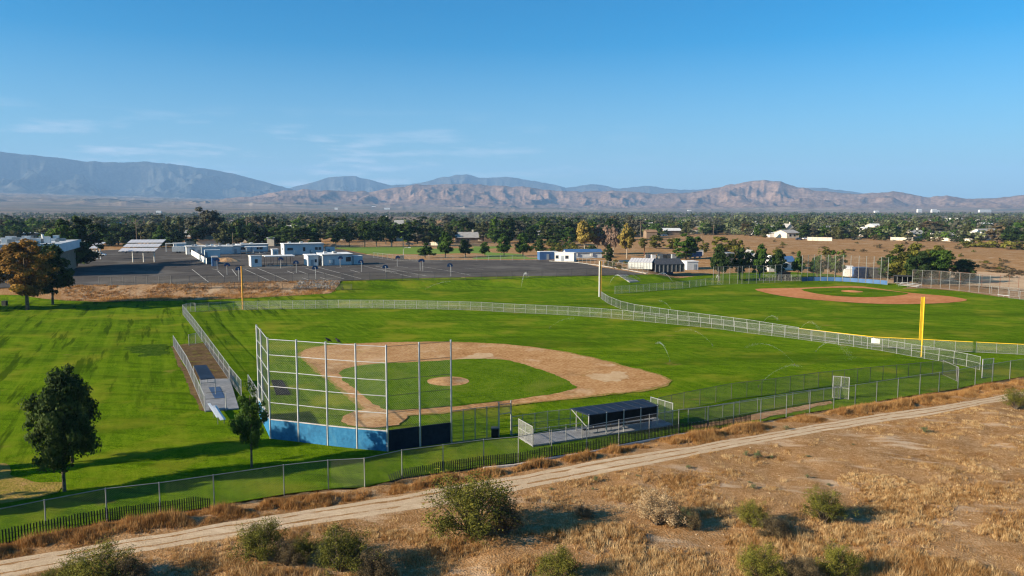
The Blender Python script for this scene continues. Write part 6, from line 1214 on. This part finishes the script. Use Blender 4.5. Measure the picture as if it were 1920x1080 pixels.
def bush(label, u, v, vt, hw, leaf, k=0, near=True, name='desert_shrub', group='desert shrubs beside the path'):
    P = Vector((*flat(u, v), 0)); P.z = float(gz(P.x, P.y)) if P.y < 105 else 0; H = hgt(P, v - vt) * (1.1 if near else 1); w = hw * (1.12 if near else 1) * depth(P) / FPX / .62
    f, s = (BM if near else BL)[k % 3]; t = thing(name, P, label, 'shrub', group, random.uniform(0, 6.28)); t.scale = (w, w, H)
    c = put('foliage', f, t); slot(c, 0, LEAF[leaf]); put('stem', s, t); return t
for i, (u, v, vt, hw, leaf, lab) in enumerate(((888, 1004, 896, 98, 'scrub', 'largest olive desert shrub growing at the edge of the dirt path'), (1545, 975, 918, 44, 'scrub', 'rounded bright olive shrub among tall dry grass'), (492, 1052, 970, 52, 'scrub', 'olive desert shrub right beside the dirt path, before the fallen pickets'), (640, 1068, 985, 62, 'scrub', 'straggly olive shrub in the shadow patch below the path'), (570, 1055, 1005, 30, 'scrub', 'small olive shrub between two larger ones below the path'), (185, 1096, 1020, 74, 'scrub', 'wide shrub with dark bare twigs at the lowest edge of the scene'), (1046, 1084, 1022, 48, 'scrub', 'thin yellow green shrub at the lower edge'), (1408, 985, 940, 34, 'scrub', 'sparse shrub with reddish stems beside the straw bush'), (1425, 1085, 1022, 48, 'scrub', 'sprawling olive shrub at the lower edge below the rounded one'), (1575, 1080, 1020, 46, 'scrub', 'double topped olive shrub at the lower edge'), (1232, 982, 924, 50, 'straw', 'pale straw coloured dry bush on the open ground'), (1286, 984, 944, 19, 'sage', 'small grey green shrub touching the straw bush'), (1300, 990, 955, 20, 'dusty', 'brown dead shrub in the shade of the straw bush'), (1905, 766, 730, 26, 'scrub', 'olive shrub where the dirt path leaves the scene'), (1095, 966, 948, 22, 'dusty', 'small dark dead bush in the long shrub shadow'), (540, 1062, 1010, 34, 'dusty', 'brown twiggy dead bush against the olive shrub by the path'), (700, 1085, 1030, 44, 'dusty', 'dark dead bush beside the straggly olive shrub'), (240, 1098, 1040, 46, 'dusty', 'dead bush with dark twigs at the lower path edge'), (110, 1102, 1058, 40, 'scrub', 'low olive shrub at the bottom corner by the path'), (950, 1010, 950, 34, 'dusty', 'dead brown flank of the largest desert shrub'), (1500, 1092, 1045, 44, 'dusty', 'dark dead bush between two sprawling shrubs'), (1450, 1000, 965, 40, 'dusty', 'dead brush among dry grass next to the sparse reddish shrub'))):
    bush(lab, u, v, vt, hw, leaf, i)
for i, (u, v, vt, hw, lab) in enumerate(((1421, 857, 840, 12, 'round sage plant, biggest of the small tuft group by the path'), (1398, 853, 842, 7, 'small sage plant beside the big round one'), (1447, 855, 848, 6, 'tiny sage plant trailing the round one'), (1733, 810, 797, 11, 'sage plant alone on the bare slope'), (1292, 880, 872, 8, 'tiny sage plant on the orange ground below the path'), (1117, 902, 889, 7, 'green sage plant close to the path'), (1112, 917, 911, 5, 'tiny sage tuft just below the green one'), (1034, 916, 911, 6, 'tiny sage tuft at the path edge'), (1195, 895, 891, 6, 'flat green tuft between two plants'), (1514, 897, 889, 7, 'little sage plant above the rounded shrub'), (1553, 909, 903, 6, 'little green tuft with a dark shadow above the rounded shrub'), (1412, 917, 907, 9, 'sage plant on the pale bare soil'), (1405, 905, 901, 6, 'tiny tuft beside the sage plant on pale soil'), (1474, 806, 797, 8, 'dark green weed at the edge of the path'), (1515, 856, 852, 6, 'flat weed on the slope by the path'), (1600, 833, 829, 4, 'tiny weed with a small shadow on the upper slope'))):
    bush(lab, u, v, vt, hw, 'sage', i, False, 'desert_plant', 'small green plants on the dry ground')

# ------------------------------------------------------------------ dry grass
def blades(X_, Y_, Z_, hs, ws, lean, seed, curve=.35):
    g = np.random.default_rng(seed); n = len(X_); a = g.random(n) * 6.28; b_ = g.random(n) * 6.28; l = lean * g.uniform(.2, 1.2, n) * hs
    B = np.stack([X_, Y_, Z_], 1); dx = np.stack([np.cos(a) * ws / 2, np.sin(a) * ws / 2, np.zeros(n)], 1); tip = B + np.stack([np.cos(b_) * l, np.sin(b_) * l, hs], 1)
    return np.stack([B - dx, B + dx, tip], 1).reshape(-1, 3)
def tufts(cx, cy, cz, rad, hh, nper, seed, w=.035, lean=.55):
    g = np.random.default_rng(seed); n = len(cx); k = np.repeat(np.arange(n), nper); q = np.sqrt(g.random(len(k))) * rad[k]; a = g.random(len(k)) * 6.28
    X_, Y_ = cx[k] + q * np.cos(a), cy[k] + q * np.sin(a); H_ = hh[k] * g.uniform(.45, 1.1, len(k)) * (1 - .35 * (q / rad[k]) ** 2)
    V = blades(X_, Y_, cz[k] - .03, H_, np.full(len(k), w) * g.uniform(.6, 1.3, len(k)), lean, seed + 1); tn = np.clip(.75 * g.random(n)[k] + .3 * g.random(len(k)), 0, 1); return V, np.repeat(tn, 3)
g = np.random.default_rng(1234)
N = 120000; cx = g.uniform(-48, 82, N); cy = g.uniform(36, 104, N)
fyc = np.interp(cx, fxs, fys); lo_ = np.interp(cx, [p[0] for p in PATH_LO], [p[1] for p in PATH_LO])
uu = 960 + FPX * cx / (cy * CP + CAM_H * SP)
ok = (cy < lo_ - .15) & (uu > -80) & (uu < 2010)
dens = fbm(cx * .16, cy * .28, 4, 61); dens2 = fbm(cx * .55, cy * .8, 3, 67)
pr = sstep((dens - .35) / .13) * (.40 + .60 * sstep((dens2 - .39) / .13)) + .07
ok &= g.random(N) < pr
cx, cy, dens, dens2 = cx[ok], cy[ok], dens[ok], dens2[ok]
rad = g.uniform(.10, .34, len(cx)); hh = (.10 + .42 * sstep((dens - .44) / .14) * sstep((dens2 - .42) / .2)) * g.uniform(.6, 1.3, len(cx)) * np.clip(1.55 - cy / 75., .55, 1.1)
V1, T1 = tufts(cx, cy, gz(cx, cy), rad, hh, 16, 5, .030, .75)
# the tall clumps that stand out singly in the grass
big = [(1675, 1060, 95, 1.0), (1770, 1075, 80, 1.0), (1840, 1085, 70, .9), (1600, 1000, 60, .75), (1480, 1010, 75, .8), (1420, 1015, 60, .8), (1130, 1010, 85, .75), (1060, 1010, 45, .7), (1200, 1060, 90, .85), (1290, 1075, 70, .85), (1690, 940, 90, .5), (1640, 905, 70, .45), (1700, 965, 80, .5), (1850, 925, 60, .5), (1760, 930, 60, .45), (1880, 1000, 50, .6), (850, 1030, 60, .7), (800, 1010, 40, .6), (720, 1000, 50, .4), (470, 1085, 50, .9), (560, 1090, 60, .9), (700, 1085, 60, .8), (380, 1062, 60, .4), (1290, 905, 60, .4), (1180, 925, 60, .45), (960, 1075, 40, .6), (1330, 960, 40, .5), (1560, 1075, 60, .8), (1000, 1060, 40, .5)]
cxs, cys, hs_ = [], [], []
for u, v, hw, h in big:
    P = flat(u, v); w = hw * (P[1] * CP + CAM_H * SP) / FPX; n = int(34 * w * w) + 24; a = g.random(n) * 6.28; q = np.sqrt(g.random(n)) * w
    cxs.append(P[0] + q * np.cos(a)); cys.append(P[1] + q * np.sin(a) * .8); hs_.append(h * g.uniform(.45, 1.05, n) * (1 - .45 * (q / w) ** 2))
cxs, cys, hs_ = map(np.concatenate, (cxs, cys, hs_)); N = 11000; ex = g.uniform(-48, 82, N); ey = g.uniform(36, 100, N); eu = 960 + FPX * ex / (ey * CP + CAM_H * SP); el = np.interp(ex, [q[0] for q in PATH_LO], [q[1] for q in PATH_LO])
ok = (ey < el - .4) & (eu > -60) & (eu < 1990) & (g.random(N) < sstep((fbm(ex * .16, ey * .28, 4, 61) - .38) / .16) * (.25 + .75 * sstep((fbm(ex * .9, ey * 1.2, 2, 68) - .45) / .12)) + .05); ex, ey = ex[ok], ey[ok]
V6, T6 = tufts(ex, ey, gz(ex, ey), g.uniform(.20, .62, len(ex)), g.uniform(.25, .68, len(ex)) * np.clip(1.5 - ey / 78., .5, 1.1), 52, 19, .026, .55)
V2, T2 = tufts(cxs, cys, gz(cxs, cys), g.uniform(.12, .3, len(cxs)), hs_, 26, 15, .034, .5)
dgm = np_mesh('dry_grass', np.concatenate([V1, V2, V6]), 3, M['drygrass'], col=np.concatenate([T1, T2, T6])); tag(link(bpy.data.objects.new('dry_grass', dgm)), kind='stuff')
# the band of weeds between the perimeter fence and the path
N = 34000; cx = g.uniform(-48, 85, N); fyc = np.interp(cx, fxs, fys); hi_ = np.interp(cx, [p[0] for p in PATH_HI], [p[1] for p in PATH_HI]); f = g.random(N); cy = fyc - .75 - (fyc - .75 - hi_) * f * .98
gap = fbm(cx * .5, cy * .9, 3, 71); uu = 960 + FPX * cx / (cy * CP + CAM_H * SP); bare = ((uu > 620) & (uu < 735)) | ((uu > 735) & (uu < 1020) & (f > .55)) | ((uu > 1020) & (uu < 1300) & (f > .75))
ok = (g.random(N) < sstep((gap - .36) / .14) * np.where(bare, .10, .9)) & (hi_ < fyc - .3); cx, cy, f, gap = cx[ok], cy[ok], f[ok], gap[ok]
hh = (.16 + .72 * np.exp(-((f - .50) / .28) ** 2)) * (.55 + .8 * sstep((gap - .4) / .25)) * g.uniform(.6, 1.15, len(cx)) * .85
V3, T3 = tufts(cx, cy, gz(cx, cy), g.uniform(.12, .32, len(cx)), hh, 22, 25, .036, .4)
wdm = np_mesh('weeds', V3, 3, M['weeds'], col=T3); tag(link(bpy.data.objects.new('weeds', wdm)), kind='stuff')
# dry growth on the bank below the school yard
N = 9000; cx = g.uniform(-116, -35, N); cy = g.uniform(180, 214, N); ok = inside(np.stack([cx, cy], 1), BANK) & (fbm(cx * .3, cy * .3, 3, 81) > .40); cx, cy = cx[ok], cy[ok]
V4, T4 = tufts(cx, cy, zt(cx, cy), g.uniform(.3, .7, len(cx)), g.uniform(.25, .8, len(cx)), 12, 35, .11, .6); bkm = np_mesh('bank_weeds', V4, 3, M['weeds'], col=T4); tag(link(bpy.data.objects.new('bank_weeds', bkm)), kind='stuff')
# rough tufts in the mown grass, tallest along the fences
N = 42000; cx = g.uniform(-45, 75, N); cy = g.uniform(52, 120, N); fyc = np.interp(cx, fxs, fys); ok = (cy > fyc + .05) & (cy < fyc + 46) & ~inside(np.stack([cx, cy], 1), SKIN) & (g.random(N) < .25 + .9 * sstep((fbm(cx * .8, cy * .8, 3, 83) - .42) / .2)); cx, cy = cx[ok], cy[ok]; cz = zt(cx, cy) + .03
slab_ = inside(np.stack([cx, cy], 1), [tuple(q[:2]) for q in (A0, A1, A2, A3)]) | inside(np.stack([cx, cy], 1), [tuple(q[:2]) for q in (B0, B1, B2, B3)]) | inside(np.stack([cx, cy], 1), disc(HOME, 3.9)); cx, cy, cz = cx[~slab_], cy[~slab_], cz[~slab_]
M['tuft'] = mat('lawn_tuft', [(.030, .07, .004), (.06, .115, .007), (.10, .16, .012)], (0.6, 2.5), 0.9, spec=0.05, trans=0.3, tone=True)
V5, T5 = tufts(cx, cy, cz, g.uniform(.10, .28, len(cx)), g.uniform(.05, .13, len(cx)), 8, 45, .03, .8); tag(link(bpy.data.objects.new('lawn_tufts', np_mesh('lawn_tufts', V5, 3, M['tuft'], col=T5))), kind='stuff')
# rubble where the weeds part and on the bank
def stones(name, pts, lo_s, hi_s, m, cap=300):
    g_ = np.random.default_rng(5); allv, k = [], 0; base = bmesh.new(); bmesh.ops.create_icosphere(base, subdivisions=1, radius=1); bv = np.array([v.co[:] for v in base.verts]); bf = np.array([[v.index for v in f_.verts] for f_ in base.faces]); base.free()
    for x, y, z in pts: s = g_.uniform(lo_s, hi_s); q = bv * s * g_.uniform(.6, 1.2, 3) * (1 + .2 * g_.normal(size=(len(bv), 1))) + np.array([x, y, z]); allv.append(q[bf].reshape(-1, 3))
    tag(link(bpy.data.objects.new(name, np_mesh(name, np.concatenate(allv), 3, m))), kind='stuff')
rb = [(x, y) for x, y in zip(g.uniform(-62, -40, 3600), g.uniform(196, 214, 3600))]; rbp = [p for p in rb if inside(np.array([p]), xy([(548, 541.5), (560, 528.6), (640, 527), (632, 537), (615, 542)]))[0]]
stones('rubble', [(x, y, float(zt(x, y)) + .1) for x, y in rbp], .10, .24, M['riprap'])
N = 700; cx = g.uniform(-40, 80, N); cy = g.uniform(40, 98, N); lo_ = np.interp(cx, [p[0] for p in PATH_LO], [p[1] for p in PATH_LO]); ok = cy < np.interp(cx, fxs, fys) - 1; stones('gravel', [(a, b_, float(gz(a, b_))) for a, b_ in zip(cx[ok], cy[ok])], .02, .09, M['path_dirt'])

# ------------------------------------------------------------------ sprinklers
wm = bpy.data.materials.new('water_spray'); wm.use_nodes = True; n_, l_ = wm.node_tree.nodes, wm.node_tree.links; wb_ = n_['Principled BSDF']; wb_.inputs['Base Color'].default_value = (.85, .88, .9, 1); wb_.inputs['Roughness'].default_value = .6
M['spray'] = wm
def sprinkler(a, b, apex, label, spread=.6, drops=900, fan=0.0):
    A, B = at(*a), at(*b); t = thing('sprinkler', A, label, 'sprinkler', 'sprinklers watering the grass'); MB().tube([(0, 0, -.1), (0, 0, .25)], .05, 6).build('nozzle', M['darkmetal'], t)
    g_ = np.random.default_rng(int(a[0])); f = g_.random(drops) ** .8; d = np.array(B - A); P = f[:, None] * d[None, :]; P[:, 2] += 4 * apex * f * (1 - f) + .2 * (1 - f); sc_ = (.03 + 1.3 * spread * f ** 1.4)
    P += g_.normal(size=P.shape) * sc_[:, None] * np.array([.28, .28, .22]); P[:, 2] = np.maximum(P[:, 2] - .5 * np.abs(g_.normal(size=drops)) * fan * f, .05)
    s = .0052 * depth(A) / 100 * g_.uniform(.6, 1.5, drops)[:, None]; n1 = g_.normal(size=(drops, 3)); n1 /= np.linalg.norm(n1, axis=1)[:, None]; n2 = np.cross(n1, g_.normal(size=(drops, 3))); n2 /= np.linalg.norm(n2, axis=1)[:, None]
    V = np.stack([P - n1 * s * 2, P + n2 * s, P + n1 * s * 2], 1).reshape(-1, 3); o = link(bpy.data.objects.new('water_jet', np_mesh('water_jet', V, 3, wm)), t); o['kind'] = 'stuff'
for a, b, ap, lab, sp, dr in (((504, 564), (556, 541), .6, 'long jet arcing over the dark bank fence', .5, 900), ((797, 544), (846, 528), .6, 'jet rising along the grass slope below the hoops', .4, 800), ((977, 541), (989, 519.5), 2.4, 'tall plume of spray at the slope under the asphalt', .9, 2200), ((1142, 535), (1163, 517), 1.2, 'jet beside the concrete steps', .5, 1000), ((1262, 531), (1234, 515), 1.4, 'jet shooting up in front of the shade house', .5, 1000), ((1260, 584), (1234, 564), .7, 'faint jet behind the curved outfield fence', .4, 600), ((1031, 616), (1078, 597), .6, 'faint low jet in the middle of the outfield', .4, 600), ((1342, 526), (1350, 534), 2.0, 'bluish burst of spray at the tall pole fence', 1.4, 2200), ((1431, 606), (1460, 601), 1.1, 'low jet on the second field grass', .5, 800), ((1256, 678), (1231, 644), 1.0, 'short steep jet in the outfield grass', .35, 1300), ((1336, 649), (1268, 622), 1.3, 'long faint arc in front of the outfield fence', .4, 900), ((1490, 685), (1398, 652), 1.6, 'long arc thrown from the dark wet patch', .4, 1100), ((1422, 726), (1502, 687), 1.0, 'long low jet near the bullpen fence', .4, 1300), ((1530, 660), (1598, 675), 2.0, 'domed arc of spray near the yellow pole', 1.1, 2000), ((1498, 622), (1538, 620), 1.6, 'arc beyond the yellow capped fence', .6, 900), ((1734, 659), (1786, 645), .9, 'jet beside the yellow foul pole', .4, 900)):
    sprinkler(a, b, ap, lab, sp, dr)
